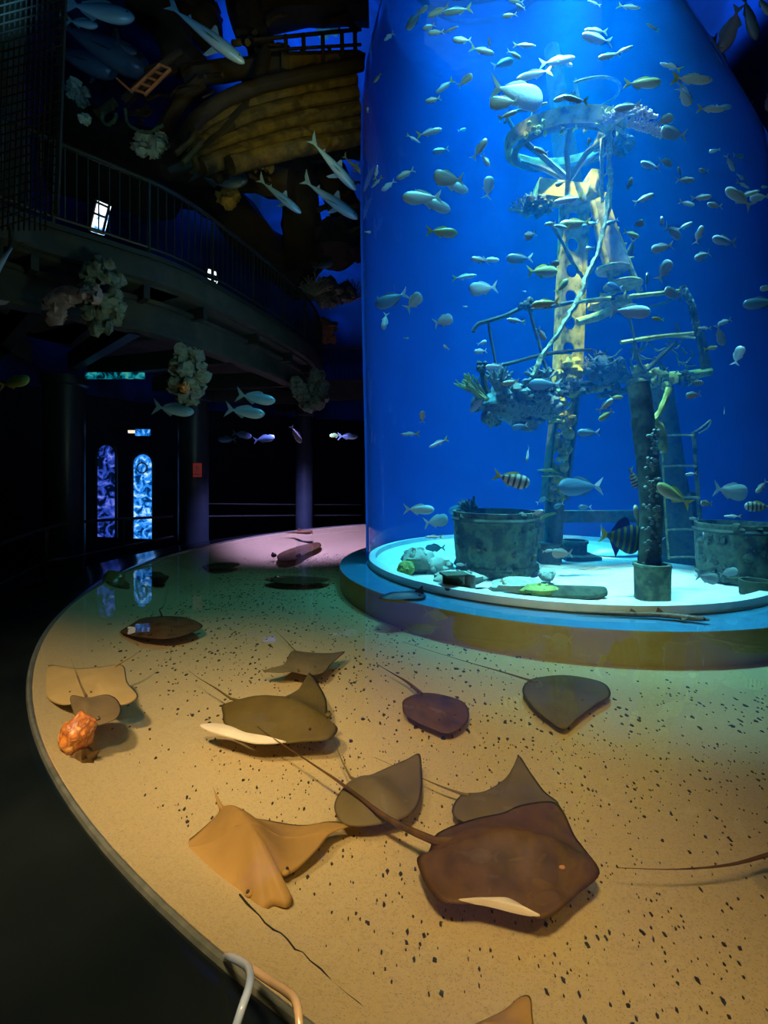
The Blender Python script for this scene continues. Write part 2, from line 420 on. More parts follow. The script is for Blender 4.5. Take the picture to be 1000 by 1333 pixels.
mb = MB(); R_ = Matrix.Rotation(.12, 3, 'Y'); mb.box(P(738, 254, 6.3), (.86, .26, .22), R_); mb.box(P(768, 244, 6.22), (.12, .3, .3), R_)
mb.build('cross_block', M['moss'], mast)

# crow's nest
cn = P(733, 188, 6.15); nest = empty('crow_nest', cn, "round crow's nest ring with a broken hoop high on the wreck", "crow's nest")
RT = Matrix.Rotation(math.radians(13), 3, 'X')
mb = MB(); mb.lathe([(.70, -.06), (.74, -.05), (.76, .10), (.71, .12), (.69, .1), (.67, -.04), (.70, -.06)], cn, 48, axis=RT, jit=.01); mb.build('rim', M['moss'], nest)
mb = MB(); mb.lathe([(.60, -.02), (.66, -.04), (.66, -.09), (.58, -.08), (.60, -.02)], cn, 40, axis=RT, jit=.01); mb.build('inner_rim', M['iron'], nest)
mb = MB()
for k in range(6):
    a = PI*k/3+.3; d = RT @ Vector((math.cos(a), math.sin(a), 0))
    mb.tube([cn+d*.68, cn+d*.3+Vector((0, 0, -.22)), cn+Vector((.12, .1, -.42))], .035, 7, .1)
mb.build('struts', M['iron'], nest)
hc = P(765, 124, 6.3)
mb = MB(); a_ = [hc+RT @ Vector((.40*math.cos(t), .40*math.sin(t), 0)) for t in [-2.4+i*.21 for i in range(24)]]; mb.tube(a_, .018, 7, .1); mb.build('hoop', M['iron'], nest)
for (x0, y0, x1, y1) in ((748, 104, 762, 172), (700, 130, 686, 168), (660, 152, 675, 178)):
    mb = MB(); mb.tube([P(x0, y0, 6.2), P(x1, y1, 6.1)], .025, 7, .1); mb.build('stay', M['iron'], nest)
mb = MB(); mb.tube(spline(TP([(657, 160), (665, 148), (690, 140), (712, 135)], 6.0)), .022, 7, .1)
mb.build('stay', M['iron'], nest)
mb = MB(); clumps(mb, P(690, 170, 5.6), P(780, 160, 5.6), 40, .05, 77); mb.build('growth', M['moss'], nest)

def rope(pts, d, r, mat, label, cat='rope', name='rope', jit=.3, n=5):
    mb = MB(); p = spline(TP(pts, d), n); p = [q+Vector((random.uniform(-1, 1), 0, random.uniform(-1, 1)))*r*.35 for q in p]
    mb.tube(p, r, 7, jit); return one(name, mb, mat, label, cat)
rope([(794, 168), (793, 200), (794, 235), (792, 270), (786, 300), (778, 330), (768, 352), (755, 385), (740, 412), (722, 440), (706, 462), (694, 490)], 5.55, .030, M['rope'], 'long pale knotted rope trailing from the nest rim down past the mast', jit=.45)
rope([(784, 180), (783, 220), (784, 262)], 5.7, .022, M['rope'], 'short pale rope hanging beside the long knotted rope under the nest')
for y0, y1, w_ in ((205, 196, 'topmost'), (232, 222, 'middle'), (262, 252, 'lowest')):
    mb = MB(); mb.tube(TP([(784, y0), (793, y1)], [5.7, 5.55]), .012, 6, .2)
    one('rope_rung', mb, M['rope'], 'thin slanting cord tying the two pale ropes under the nest, '+w_+' of three', 'rope')
rope([(717, 290), (732, 315), (748, 345), (760, 362)], 5.8, .022, M['darkrope'], 'thin reddish cable slanting across the front of the mast', 'cable', 'cable')

# broken spar hanging beside the mast
sp = empty('broken_spar', P(800, 340, 6.0), 'broken spar of pipe and rails leaning right of the mast', 'spar')
mb = MB(); mb.tube(TP([(778, 262), (790, 305), (804, 352)], 6.0), [.10, .13, .15], 16, .03); mb.build('pipe', M['rock'], sp)
for a, b in (((771, 262), (800, 383)), ((797, 288), (833, 380)), ((786, 252), (812, 330))):
    mb = MB(); mb.tube(TP([a, b], 5.95), .035, 8, .1); mb.build('rail', M['moss'], sp)
for x, y, r in ((797, 351, .19), (811, 371, .22)):
    mb = MB(); mb.lathe([(.001, .02), (r, .02), (r*1.05, 0), (r, -.02), (.001, -.02)], P(x, y, 5.95), 20, jit=.05); mb.build('collar_plate', M['moss'], sp)
for y in (300, 320, 338): mb = MB(); mb.tube(TP([(790+(y-300)*.5, y), (806+(y-300)*.5, y-3)], 5.95), .015, 6); mb.build('rung', M['moss'], sp)

# left yard railing
rl = empty('yard_railing', P(660, 480, 5.9), 'broken railing of encrusted bars reaching left from the mast', 'railing')
def bar(parent, pts, d, r, mat='iron', name='bar', jit=.18, n=4):
    mb = MB(); mb.tube(spline(TP(pts, d), n), r, 7, jit); return mb.build(name, M[mat], parent)
bar(rl, [(616, 432), (622, 422), (635, 418), (660, 410), (684, 398)], 5.9, .028, name='top_bar')
bar(rl, [(684, 398), (712, 400), (742, 394), (800, 388)], 5.9, .028, name='top_bar')
bar(rl, [(626, 478), (660, 474), (705, 462), (742, 457)], 5.9, .026, name='lower_bar')
bar(rl, [(636, 420), (641, 450), (646, 476)], 5.9, .018, name='upright')
bar(rl, [(688, 400), (700, 440), (708, 470), (716, 495)], 5.9, .022, name='upright')
bar(rl, [(627, 478), (631, 500), (636, 512)], 5.9, .04, name='upright')
bar(rl, [(742, 457), (770, 455)], 5.9, .02, name='lower_bar')
mb = MB(); clumps(mb, P(683, 396, 5.85), P(686, 400, 5.85), 8, .06, 3); mb.build('knot', M['iron'], rl)
mb = MB(); clumps(mb, P(626, 477, 5.85), P(630, 479, 5.85), 5, .05, 5); mb.build('knot', M['iron'], rl)

# right railing with chain
rr = empty('broken_railing', P(860, 470, 5.6), 'tangled railing of bars hanging right of the mast', 'railing')
bar(rr, [(745, 398), (760, 392), (795, 388)], 5.6, .022, 'moss', 'top_bar')
bar(rr, [(818, 386), (850, 383), (884, 379)], 5.6, .028, 'moss', 'top_bar')
bar(rr, [(808, 446), (850, 439), (908, 433)], 5.6, .024, 'moss', 'lower_bar')
bar(rr, [(838, 444), (870, 438), (905, 440)], 5.7, .014, 'moss', 'lower_bar')
bar(rr, [(845, 400), (870, 392), (886, 382)], 5.6, .018, 'iron', 'brace')
bar(rr, [(842, 482), (862, 462), (880, 445)], 5.6, .03, 'iron', 'brace')
bar(rr, [(824, 440), (832, 470), (842, 485)], 5.6, .025, 'iron', 'brace')
bar(rr, [(852, 465), (866, 482)], 5.6, .02, 'iron', 'brace')
bar(rr, [(820, 415), (826, 440)], 5.6, .016, 'iron', 'upright')
bar(rr, [(880, 420), (884, 432)], 5.6, .016, 'iron', 'upright')
bar(rr, [(910, 432), (916, 455), (920, 480)], 5.6, .05, 'iron', 'upright')
random.seed(5)
for i in range(46):
    x, y = random.uniform(800, 912), random.uniform(440, 492)
    a = random.uniform(0, PI); l = random.uniform(8, 22); mb = MB()
    mb.tube(TP([(x, y), (x+l*math.cos(a)*.5, y+l*math.sin(a)*.5+2), (x+l*math.cos(a), y+l*math.sin(a))], random.uniform(5.6, 6.0)), .010, 5, .3); mb.build('net_cord', M['darkrope'], rr)
chain = MB()
cp = spline(TP([(890, 376), (900, 395), (904, 412), (908, 432)], 5.5), 5)
for i, p in enumerate(cp):
    R_ = Matrix.Rotation(PI/2*(i % 2), 3, 'Z')
    chain.lathe([(.028, -.012), (.045, -.012), (.045, .012), (.028, .012), (.028, -.012)], p, 10, axis=R_ @ Matrix.Rotation(PI/2, 3, 'X'))
one('chain', chain, M['barn'], 'short pale chain dangling from the end of the tangled right railing', 'chain')

# mid platform
pf = empty('wreck_platform', P(760, 508, 6.2), 'mossy plank platform crossing the mast at mid height', 'platform')
for (pts, r, m_) in (([(690, 512), (745, 509), (800, 503)], .07, 'moss'), ([(700, 504), (760, 500), (835, 492)], .06, 'iron'), ([(780, 516), (840, 502), (900, 490)], .06, 'iron'), ([(845, 492), (885, 489), (924, 484)], .085, 'moss')):
    mb = MB(); mb.tube(spline(TP(pts, 6.1), 5), r, 8, .2, .7); mb.build('plank', M[m_], pf)
mb = MB(); mb.tube(TP([(752, 420), (778, 412), (800, 402)], 6.0), .05, 8, .3); mb.build('broken_board', M['moss'], pf)
mb = MB(); clumps(mb, P(700, 508, 6.0), P(900, 492, 6.0), 80, .07, 21); mb.build('growth', M['iron'], pf)
mb = MB(); clumps(mb, P(830, 487, 5.9), P(866, 500, 5.9), 30, .09, 31); mb.build('moss_growth', M['moss'], pf)

# corals on the wreck
def branch_coral(c, h, n, mat, label, seed, spread=1.0, lean=(0, 0, 0), r=.02, group=None, cat='coral', name='branch_coral'):
    random.seed(seed); mb = MB(); c = Vector(c)
    for i in range(n):
        d = Vector((random.uniform(-1, 1)*spread, random.uniform(-.8, .5)*spread, random.uniform(.5, 1)))+Vector(lean)
        d.normalize(); l = h*random.uniform(.6, 1.05); p1 = c+d*l*.5+Vector((0, 0, .02)); p2 = c+d*l+Vector((random.uniform(-.1, .1)*h, 0, random.uniform(0, .15)*h))
        mb.tube([c+Vector((random.uniform(-.1, .1)*h, random.uniform(-.1, .1)*h, 0)), p1, p2], [r*1.3, r, r*.5], 6, .2)
        for _ in range(2):
            q = p1.lerp(p2, random.uniform(0, .6)); mb.tube([q, q+(d+Vector((random.uniform(-1, 1), random.uniform(-1, 1), random.uniform(-.2, 1)))).normalized()*l*.3], [r*.8, r*.4], 5, .2)
    return one(name, mb, mat, label, cat, group)
def fan_coral(c, w_, h, mat, label, seed, name='fan_coral'):
    random.seed(seed); mb = MB(); c = Vector(c)
    for i in range(15):
        a = lerp(-1.15, 1.15, i/14); l = h*(.8+.2*math.cos(a))*random.uniform(.85, 1.05)
        pts = [c, c+Vector((math.sin(a)*l*.5*w_/h, random.uniform(-.03, .03), math.cos(a)*l*.5)), c+Vector((math.sin(a*1.1)*l*w_/h, random.uniform(-.06, .06), math.cos(a*1.1)*l))]
        mb.tube(spline(pts, 4), [.02*(1-.08*j) for j in range(9)], 6, .3)
        for k in range(6):
            q = pts[1].lerp(pts[2], k/6); s = random.choice((-1, 1)); mb.tube([q, q+Vector((s*.07*w_, 0, .09*h))], [.010, .006], 5)
    return one(name, mb, mat, label, 'coral')
def reef(c, rx, rz, n, s, mat, label, seed, cat='coral', name='coral_mound', ry=None):
    random.seed(seed); mb = MB(); c = Vector(c); ry = ry or rx*.6
    mb.blob(c, (rx*.8, ry*.8, rz*.8), 16, .2, 1.5, seed)
    for i in range(n):
        a, b = random.uniform(0, 2*PI), math.acos(random.uniform(-1, 1))
        p = c+Vector((rx*math.sin(b)*math.cos(a), ry*math.sin(b)*math.sin(a), rz*math.cos(b)))*random.uniform(.75, 1)
        mb.blob(p, s*random.uniform(.4, 1), 8, .4, 2.2, i)
    return one(name, mb, mat, label, cat)
reef(P(672, 524, 6.1), .58, .33, 70, .10, M['coral_b'], 'dark blue grey coral mound hanging left of the mast at mid height', 1)
branch_coral(P(650, 508, 5.8), .3, 26, M['coral_b'], 'bushy pale blue coral on top of the dark hanging mound', 12, 1.2, r=.022)
branch_coral(P(706, 500, 5.8), .25, 20, M['coral_b'], 'curly pale blue coral close left of the mast at mid height', 13, 1.2, r=.022)
branch_coral(P(632, 520, 5.9), .42, 14, M['coral_y'], 'yellow green staghorn coral branching at the far left of the hanging mound', 14, .7, (-1.3, 0, .1), .02)
reef(P(788, 482, 5.9), .26, .2, 46, .045, M['coral_d'], 'dark bobbly round coral head right of the mast', 2)
fan_coral(P(778, 486, 6.3), .3, .32, M['coral_b'], 'blue grey fan coral behind the dark round coral head', 3)
fan_coral(P(686, 282, 6.3), .34, .32, M['coral_b'], 'blue grey sea fan spreading left under the nest', 4)
reef(P(700, 268, 6.2), .2, .1, 26, .06, M['iron'], 'dark lumpy growth left of the mast under the nest', 5)
reef(P(795, 395, 6.2), .28, .08, 34, .06, M['moss'], 'mossy lump of growth below the broken spar', 6)
def staghorn(pts, d, r, mat, label, seed):
    random.seed(seed); mb = MB(); p = spline(TP(pts, d), 8); mb.tube(p, r, 9, .25)
    for q in p:
        for _ in range(4): mb.tube([q, q+Vector((random.uniform(-1, 1), random.uniform(-1, 0), random.uniform(-.6, 1))).normalized()*r*2.2], [r*.5, r*.25], 5)
    return one('staghorn_coral', mb, mat, label, 'coral')
staghorn([(788, 160), (800, 152), (815, 148), (832, 147), (847, 153)], 5.3, .036, M['coral_o'], 'orange and white knobbly coral branch at the right end of the nest', 8)
staghorn([(818, 161), (833, 166), (848, 170), (863, 177)], 5.3, .034, M['coral_o'], 'yellow knobbly coral finger just under the orange one beside the nest', 9)
branch_coral(P(790, 172, 5.5), .22, 16, M['coral_y'], 'small yellow green coral tuft at the top of the long rope', 15, .9)
reef(P(800, 185, 5.9), .24, .14, 24, .07, M['iron'], 'dark growth cluster right of the nest rim', 17)

# posts, beams, ladder
post = empty('barnacled_post', P(838, 785, 4.45), 'thick dark barnacled post in front, rising from the sand to mid height', 'post')
mb = MB(); mb.tube(spline(TP([(832, 500), (838, 560), (845, 620), (848, 680), (842, 780)], [4.75, 4.7, 4.65, 4.6, 4.55]), 6), .105, 14, .08); mb.build('shaft', M['iron'], post)
mb = MB(); random.seed(8)
for i in range(150):
    y = random.uniform(560, 770); x = 850+random.gauss(0, 5)+(y-560)*.0
    p = P(x, y, 4.5); mb.lathe([(.018, 0), (.010, .02), (.005, .012)], p, 6, axis=Matrix.Rotation(PI/2, 3, 'X'))
mb.build('barnacles', pmat('pale barnacles', [(.28, .36, .32), (.12, .18, .16)], 20, .9, .3), post)
mb = MB(); c = G(862, 783, .03); mb.lathe([(.155, .0), (.16, .30), (.17, .31), (.165, .335), (.13, .335), (.125, .1), (.001, .1)], (c.x, c.y+.16, .02), 28, jit=.02)
one('iron_drum', mb, M['barn'], 'short open iron drum at the foot of the barnacled front post', 'drum')
mb = MB(); mb.tube(spline(TP([(872, 505), (860, 535), (850, 550)], 4.9), 4), .03, 7, .3); mb.tube(spline(TP([(852, 545), (862, 562), (864, 590)], 4.9), 4), .04, 8, .4)
one('broken_rope', mb, M['moss'], 'mossy rope end curling off the top of the front post', 'rope')
bt = empty('broken_mast', P(880, 740, 6.5), 'dark broken timber mast leaning up behind the rope ladder', 'mast')
mb = MB(); mb.tube(TP([(856, 490), (868, 560), (884, 650)], 6.4), [.17, .16, .14], 12, .06); mb.build('timber', M['iron'], bt)
mb = MB(); mb.tube(TP([(884, 640), (884, 742)], 6.5), [.26, .36], 4, .0); mb.build('pedestal', M['iron'], bt)
lad = empty('rope_ladder', P(895, 735, 5.9), 'thin rope ladder with pale rungs in the right half of the tank', 'ladder')
bar(lad, [(862, 566), (864, 620), (867, 680), (871, 728)], 5.9, .012, 'moss', 'side_rope')
bar(lad, [(903, 562), (907, 620), (912, 680), (919, 738)], 5.9, .026, 'barn', 'side_rope')
for y in (567, 607, 648, 690, 726): 
    k = (y-566)/170; bar(lad, [(862+9*k, y), (882+10*k, y-1), (903+15*k, y)], 5.88, .014, 'rope', 'rung', .1)
bar(lad, [(903, 563), (914, 556), (925, 547), (922, 556), (910, 564)], 5.9, .010, 'rope', 'loose_end')
bm_ = empty('fallen_beam', P(765, 735, 6.9), 'dark fallen beam on legs behind the mast foot', 'beam')
mb = MB(); mb.box(P(768, 672, 6.9), (1.75, .2, .17), Matrix.Rotation(.0, 3, 'Y')); mb.build('crossbeam', M['iron'], bm_)
for x in (702, 722, 838): mb = MB(); mb.tube(TP([(x, 676), (x, 716)], 6.9), .09, 8, .1); mb.build('leg', M['iron'], bm_)
mb = MB(); c = G(752, 726, .02); mb.lathe([(.17, 0), (.17, .19), (.19, .2), (.19, .24), (.15, .24), (.14, .1), (.001, .1)], (c.x, c.y+.1, .02), 24, jit=.015)
mb.box((c.x, c.y+.02, .04), (.5, .5, .05)); one('small_drum', mb, M['iron'], 'small dark drum on a flat board behind the mast foot', 'drum')
mb = MB(); mb.box(P(712, 722, 6.3)+Vector((0, 0, .02)), (.26, .3, .28)); one('iron_block', mb, M['iron'], 'square dark block at the very foot of the mast', 'block')

def barrel(c, r, h, mat, label, seed, bands=(.12, .88), name='barrel'):
    random.seed(seed); b = empty(name, (c[0], c[1], .03), label, 'barrel')
    mb = MB(); prof = [(r*.93, 0), (r*.97, h*.15), (r, h*.5), (r*1.02, h*.85), (r*1.03, h), (r*.97, h), (r*.94, h*.6), (.001, h*.55)]
    mb.lathe([(a, z+.03) for a, z in prof], (c[0], c[1], 0), 48, jit=.012); mb.build('body', mat, b)
    for t in bands: mb = MB(); rr_ = r*(.96+.07*t)+.012; mb.lathe([(rr_, h*t-.025+.03), (rr_+.012, h*t+.03), (rr_, h*t+.025+.03)], (c[0], c[1], 0), 48, jit=.012); mb.build('band', M['iron'], b)
    mb = MB()
    for i in range(30):
        a = random.uniform(PI, 2*PI); z = random.uniform(.05, 1)*h
        mb.blob((c[0]+r*math.cos(a), c[1]+r*math.sin(a), z+.03), random.uniform(.02, .05), 7, .4, 2, i)
    mb.build('growth', M['iron'], b); return b
barrel((1.38, 5.72), .50, .74, M['barn'], 'big dark encrusted barrel on the sand left of the mast', 1)
barrel((4.0, 5.25), .38, .64, M['barn'], 'big dark barrel with white barnacles at the right of the tank', 2)
mb = MB(); mb.lathe([(.13, .02), (.135, .16), (.115, .16), (.11, .02)], (3.72, 4.62, 0), 28, jit=.01); one('iron_ring', mb, M['iron'], 'short open pipe ring on the sand in front of the right barrel', 'ring')
lg = MB(); lg.tube([P(684, 778, 4.45), P(715, 772, 4.45), P(765, 772, 4.45), P(786, 769, 4.5)], [.08, .09, .085, .05], 10, .18); one('log', lg, M['iron'], 'mossy dark log lying on the sand against the front glass', 'log')
reef(P(775, 775, 4.6), .07, .05, 10, .03, M['iron'], 'small dark stone at the right end of the mossy log', 44, 'stone', 'stone')
def rock(c, r, mat, label, seed, cat='rock', name='rock'):
    c = Vector(c); rm = max(r) if not isinstance(r, (int, float)) else r
    q = Vector((c.x, c.y, 0))-CC
    if q.length < 3.4 and q.length > R0-rm*1.05-.1: q = q.normalized()*(R0-rm*1.05-.1); c = Vector((CC.x+q.x, CC.y+q.y, c.z))
    mb = MB(); mb.blob(c, r, 18, .22, 1.6, seed)
    for i in range(14):
        random.seed(seed*50+i); d = Vector((random.uniform(-1, 1), random.uniform(-1, 1), random.uniform(-.2, 1))).normalized()
        rr_ = Vector(r) if not isinstance(r, (int, float)) else Vector((r, r, r)); mb.blob(Vector(c)+Vector((d.x*rr_.x, d.y*rr_.y, d.z*rr_.z))*.85, min(rr_)*.3, 8, .4, 2, i)
    return one(name, mb, mat, label, cat)
rock(G(545, 738, .1)+Vector((0, .1, .05)), (.20, .18, .16), M['rock'], 'round pale coral boulder near the left edge of the tank floor', 5)
rock(G(522, 742, .1), (.10, .1, .09), M['coral_y'], 'small yellow green rock left of the round pale boulder', 6)
rock(G(575, 742, .1)+Vector((0, .2, 0)), (.17, .14, .1), M['rock'], 'low blue grey rock between round boulder and big left barrel', 7)
rock(G(535, 770, .1), (.24, .12, .09), M['rock'], 'long low pale rock against the glass below the round boulder', 8)
rock(G(652, 789, .1), (.28, .12, .08), M['rock'], 'flat mossy rock slab in front of the big left barrel', 9)
rock(G(700, 790, .1), (.18, .1, .06), M['coral_y'], 'yellow mossy rock beside the left end of the front log', 10)
rock(G(712, 748, .1), (.09, .08, .07), M['rock'], 'small pale rock on bright sand right of the big left barrel', 11)
bx_ = empty('broken_crate', G(592, 778, .1), 'small broken dark box lying open before the big left barrel', 'box')
mb = MB(); c = P(592, 755, 4.75); RZ = Matrix.Rotation(.25, 3, 'Z')
mb.box(c+Vector((0, 0, .06)), (.26, .2, .02), RZ); mb.box(c+Vector((0, 0, -.07)), (.26, .2, .02), RZ); mb.box(c+Vector((0, .09, 0)), (.24, .02, .12), RZ); mb.build('box_shell', M['iron'], bx_)
mb = MB(); mb.box(c+Vector((.15, -.05, -.01)), (.015, .16, .16), Matrix.Rotation(.5, 3, 'Z')); mb.build('box_end', M['rock'], bx_)
branch_coral(P(612, 668, 5.9), .2, 16, M['coral_d'], 'dark spiky coral poking up behind the rim of the left barrel', 19, 1.2)
# ------------------------------------------------------------------ rays and small sharks of the shallow pool
def slide(p, dz):
    """raise p by dz staying on its sight line (keeps a curled wing where it belongs)"""
    e = Vector((0, 0, EYE)); t = (p.z+dz-EYE)/(p.z-EYE); return e+(p-e)*t
M['eye'] = pmat('black eye', [(.01, .01, .01), (.02, .02, .02)], 5, .15, 0)
M['belly'] = pmat('white belly', [(.7, .6, .45), (.6, .5, .36)], 10, .5, .1)
def ray(outline, tailbase, nose, tail, z, mat, label, cat='ray', name='cownose_ray', T=.035, bump=.045, lift=None, tail_r=.008, lobes=True, flap=None, eyes=None, curl=.0, group=None, nosharp=False):
    pts = [G(x, y, z) for x, y in outline]
    ring_ = []; m = len(pts)
    for i in range(m):
        a, b, c, d = pts[i-1], pts[i], pts[(i+1) % m], pts[(i+2) % m]
        for k in range(5):
            t = k/5; ring_.append(.5*((2*b)+(-a+c)*t+(2*a-5*b+4*c-d)*t*t+(-a+3*b-3*c+d)*t**3))
    tb, ns = G(*tailbase, z), G(*nose, z); cen = tb.lerp(ns, .55); ax = (ns-tb).normalized(); span = max(abs((p-cen).cross(ax).length) for p in ring_)
    sgn = lambda p: (p-cen).cross(ax).z
    n = len(ring_); S = [0, .15, .3, .45, .6, .72, .84, .93, 1.0]
    def mk(s, q, side):
        p = cen+(q-cen)*s; lat = (p-cen).cross(ax); l = abs(lat.z)/span
        al = (p-tb).dot(ax)/(ns-tb).length
        h = T*(1-s**2.5)*.9+bump*math.exp(-(l/.22)**2)*max(0, 1-s**3)*(.6+.4*math.sin(min(1, max(0, al))*PI))
        dz = curl*(l**2.2)
        if lift: dz += lift*(l**2)*(1 if sgn(p) > 0 else -.0)
        q2 = slide(p, dz)
        return q2+Vector((0, 0, h if side > 0 else -h*.45))
    root = empty(name, tb, label, cat, group)
    mb = MB(); vs = []; fs = []
    for s in S[1:]: vs += [mk(s, q, 1) for q in ring_]
    vs.append(mk(0, cen, 1)); ci = len(vs)-1; K = len(S)-1
    for j in range(K-1): fs += [(j*n+i, j*n+(i+1) % n, (j+1)*n+(i+1) % n, (j+1)*n+i) for i in range(n)]
    fs += [(ci, (i+1) % n, i) for i in range(n)]; mi = [0]*len(fs)
    off = len(vs)
    for s in S[1:-1]: vs += [mk(s, q, -1) for q in ring_]
    vs.append(mk(0, cen, -1)); c2 = len(vs)-1
    idx = lambda j, i: (off+j*n+i) if j < K-1 else ((K-1)*n+i)
    for j in range(K-1): fs += [(idx(j, i), idx(j+1, i), idx(j+1, (i+1) % n), idx(j, (i+1) % n)) for i in range(n)]
    fs += [(c2, off+i, off+(i+1) % n) for i in range(n)]
    me = bpy.data.meshes.new('body'); me.from_pydata([tuple(v-tb) for v in vs], [], fs); me.update()
    me.polygons.foreach_set('use_smooth', [True]*len(fs))
    body = link('body', me, [mat, M['belly']], root)
    me.polygons.foreach_set('material_index', [0]*len(mi)+[1]*(len(fs)-len(mi)))
    if tail:
        tp = [G(x, y, z) for x, y in tail]; tp = spline(tp, 5); k = len(tp)
        tp = [p+Vector((0, 0, T*.6+.0*i)) for i, p in enumerate(tp)]
        mb = MB(); mb.tube([tb.lerp(ns, .12)+Vector((0, 0, T))]+tp, [tail_r*1.3]+[tail_r*max(.16, (1-i/k)**1.3) for i in range(k)], 8); mb.build('tail', mat, root)
    side = ax.cross(Vector((0, 0, 1))); L_ = (ns-tb).length
    for s in (-1, 1):
        if eyes: e = G(*eyes[0 if s < 0 else 1], z)
        else: e = tb.lerp(ns, .86)+side*s*L_*.12
        r_ = L_*.016; mb = MB(); mb.blob(e+Vector((0, 0, T*.75)), (r_*1.7, r_*1.7, r_*1.2), 10, .03)
        mb.build('eye_bulge', mat, root)
        mb = MB(); mb.blob(e+Vector((0, 0, T*.75+r_*.9))-ax*0+side*s*r_*.7, r_*.75, 8, 0); mb.build('eye', M['eye'], root)
    if flap:
        fp = [G(x, y, z) for x, y in flap]; c = sum(fp, Vector())/len(fp); fr = []
        mm = len(fp)
        for i in range(mm):
            a, b, c_, d = fp[i-1], fp[i], fp[(i+1) % mm], fp[(i+2) % mm]
            for k in range(4):
                t = k/4; fr.append(.5*((2*b)+(-a+c_)*t+(2*a-5*b+4*c_-d)*t*t+(-a+3*b-3*c_+d)*t**3))
        n2 = len(fr); vs = [q+Vector((0, 0, T*.55)) for q in fr]+[c.lerp(q, .6)+Vector((0, 0, T*.55+.012)) for q in fr]+[c+Vector((0, 0, T*.55+.014))]+[q+Vector((0, 0, T*.5-.006)) for q in fr]
        fs = [(i, (i+1) % n2, n2+(i+1) % n2, n2+i) for i in range(n2)]+[(n2+i, n2+(i+1) % n2, 2*n2) for i in range(n2)]+[(i, 2*n2+1+i, 2*n2+1+(i+1) % n2, (i+1) % n2) for i in range(n2)]+[tuple(2*n2+1+i for i in range(n2))]
        mb = MB(); mb.add(vs, fs); f = mb.build('wing_underside', M['belly'], root); f['label'] = 'pale cream wing underside'
    return root
M['ray_dark'] = pmat('dark brown ray skin', [(.065, .032, .010), (.10, .052, .016), (.045, .024, .009)], 7, .6, .12, detail=6, spec=.2)
M['ray_tan'] = pmat('tan ray skin', [(.34, .20, .06), (.25, .14, .04)], 5, .65, .08, spec=.2)
M['ray_olive'] = pmat('olive brown ray skin', [(.12, .085, .02), (.08, .055, .014)], 5, .65, .08, spec=.2)
M['ray_grey'] = pmat('grey brown ray skin', [(.15, .11, .05), (.10, .075, .035)], 5, .65, .08, spec=.2)
M['ray_pale'] = pmat('pale sandy ray skin', [(.42, .29, .12), (.34, .23, .09)], 5, .65, .08, spec=.2)
ray([(570, 1084), (616, 1066), (654, 1058), (678, 1048), (717, 1043), (733, 1055), (748, 1087), (762, 1106), (781, 1137), (750, 1166), (722, 1190), (702, 1196), (686, 1190), (664, 1178), (630, 1177), (582, 1176), (560, 1160), (549, 1140), (543, 1117), (558, 1108)], (573, 1104), (781, 1137),
    [(566, 1101), (530, 1085), (500, 1068), (470, 1045), (440, 1022), (415, 1005), (385, 985), (355, 965), (335, 950)], -.17, M['ray_dark'],
    'large dark brown stingray with long whip tail, biggest ray in the pool', name='southern_stingray', T=.03, bump=.08, curl=.03, tail_r=.014, eyes=((712, 1142), (725, 1130)),
    flap=[(597, 1177), (630, 1176), (664, 1177), (686, 1189), (703, 1198), (675, 1194), (635, 1184)])
stg = [c for c in bpy.data.objects if c.name == 'southern_stingray'][0]
for x_, y_ in ((705, 1141), (731, 1146), (712, 1122)):
    p_ = G(x_, y_, -.17)+Vector((0, 0, .045)); mb = MB(); mb.blob(p_, (.013, .009, .006), 10, .1, 2, 3); q_ = mb.build('spiracle', pmat('orange spiracle skin', [(.5, .22, .06), (.3, .12, .03)], 8, .5, .1), stg)
ray([(286, 1052), (283, 1060), (264, 1078), (241, 1096), (218, 1105), (200, 1104), (222, 1123), (256, 1146), (290, 1160), (314, 1168), (332, 1184), (344, 1187), (357, 1179), (373, 1182), (382, 1172), (374, 1161), (366, 1146), (389, 1131), (416, 1104), (432, 1085), (458, 1074), (431, 1069), (393, 1074), (351, 1068), (313, 1061), (294, 1053)], (287, 1054), (362, 1176),
    [(286, 1052), (281, 1038), (277, 1028)], -.18, M['ray_tan'], 'large tan cownose ray with pointed wings near the left pool rim', T=.022, bump=.10, tail_r=.008, curl=-.03)
ray([(301, 914), (289, 918), (290, 930), (292, 942), (308, 950), (339, 965), (369, 968), (395, 966), (428, 963), (440, 949), (430, 938), (426, 932), (425, 911), (415, 891), (403, 876), (396, 891), (375, 905), (346, 913), (313, 913)], (300, 914), (438, 950),
    [(300, 912), (280, 898), (260, 886), (245, 875)], -.17, M['ray_olive'], 'olive brown cownose ray turning, one fin upright and white wing edge showing', T=.022, bump=.08, tail_r=.007,
    flap=[(261, 946), (289, 945), (318, 957), (345, 966), (372, 968), (335, 970), (300, 962), (272, 954)])
ray([(342, 873), (369, 865), (376, 853), (382, 847), (400, 849), (415, 850), (432, 850), (449, 848), (440, 857), (431, 865), (421, 876), (400, 879), (380, 875), (360, 876)], (384, 848), (402, 878),
    [(382, 846), (368, 831), (358, 822)], -.2, M['ray_grey'], 'small grey ray with spread wings behind the olive cownose ray', T=.015, bump=.02, tail_r=.005)
ray([(435, 1051), (442, 1032), (457, 1016), (484, 1008), (507, 998), (530, 988), (546, 981), (549, 1002), (548, 1036), (534, 1061), (503, 1072), (469, 1076), (445, 1071)], (457, 1016), (520, 1066),
    [(456, 1015), (446, 995), (438, 975), (433, 958)], -.2, M['ray_grey'], 'grey cownose ray partly under the big stingray tail', T=.02, bump=.06, tail_r=.006)
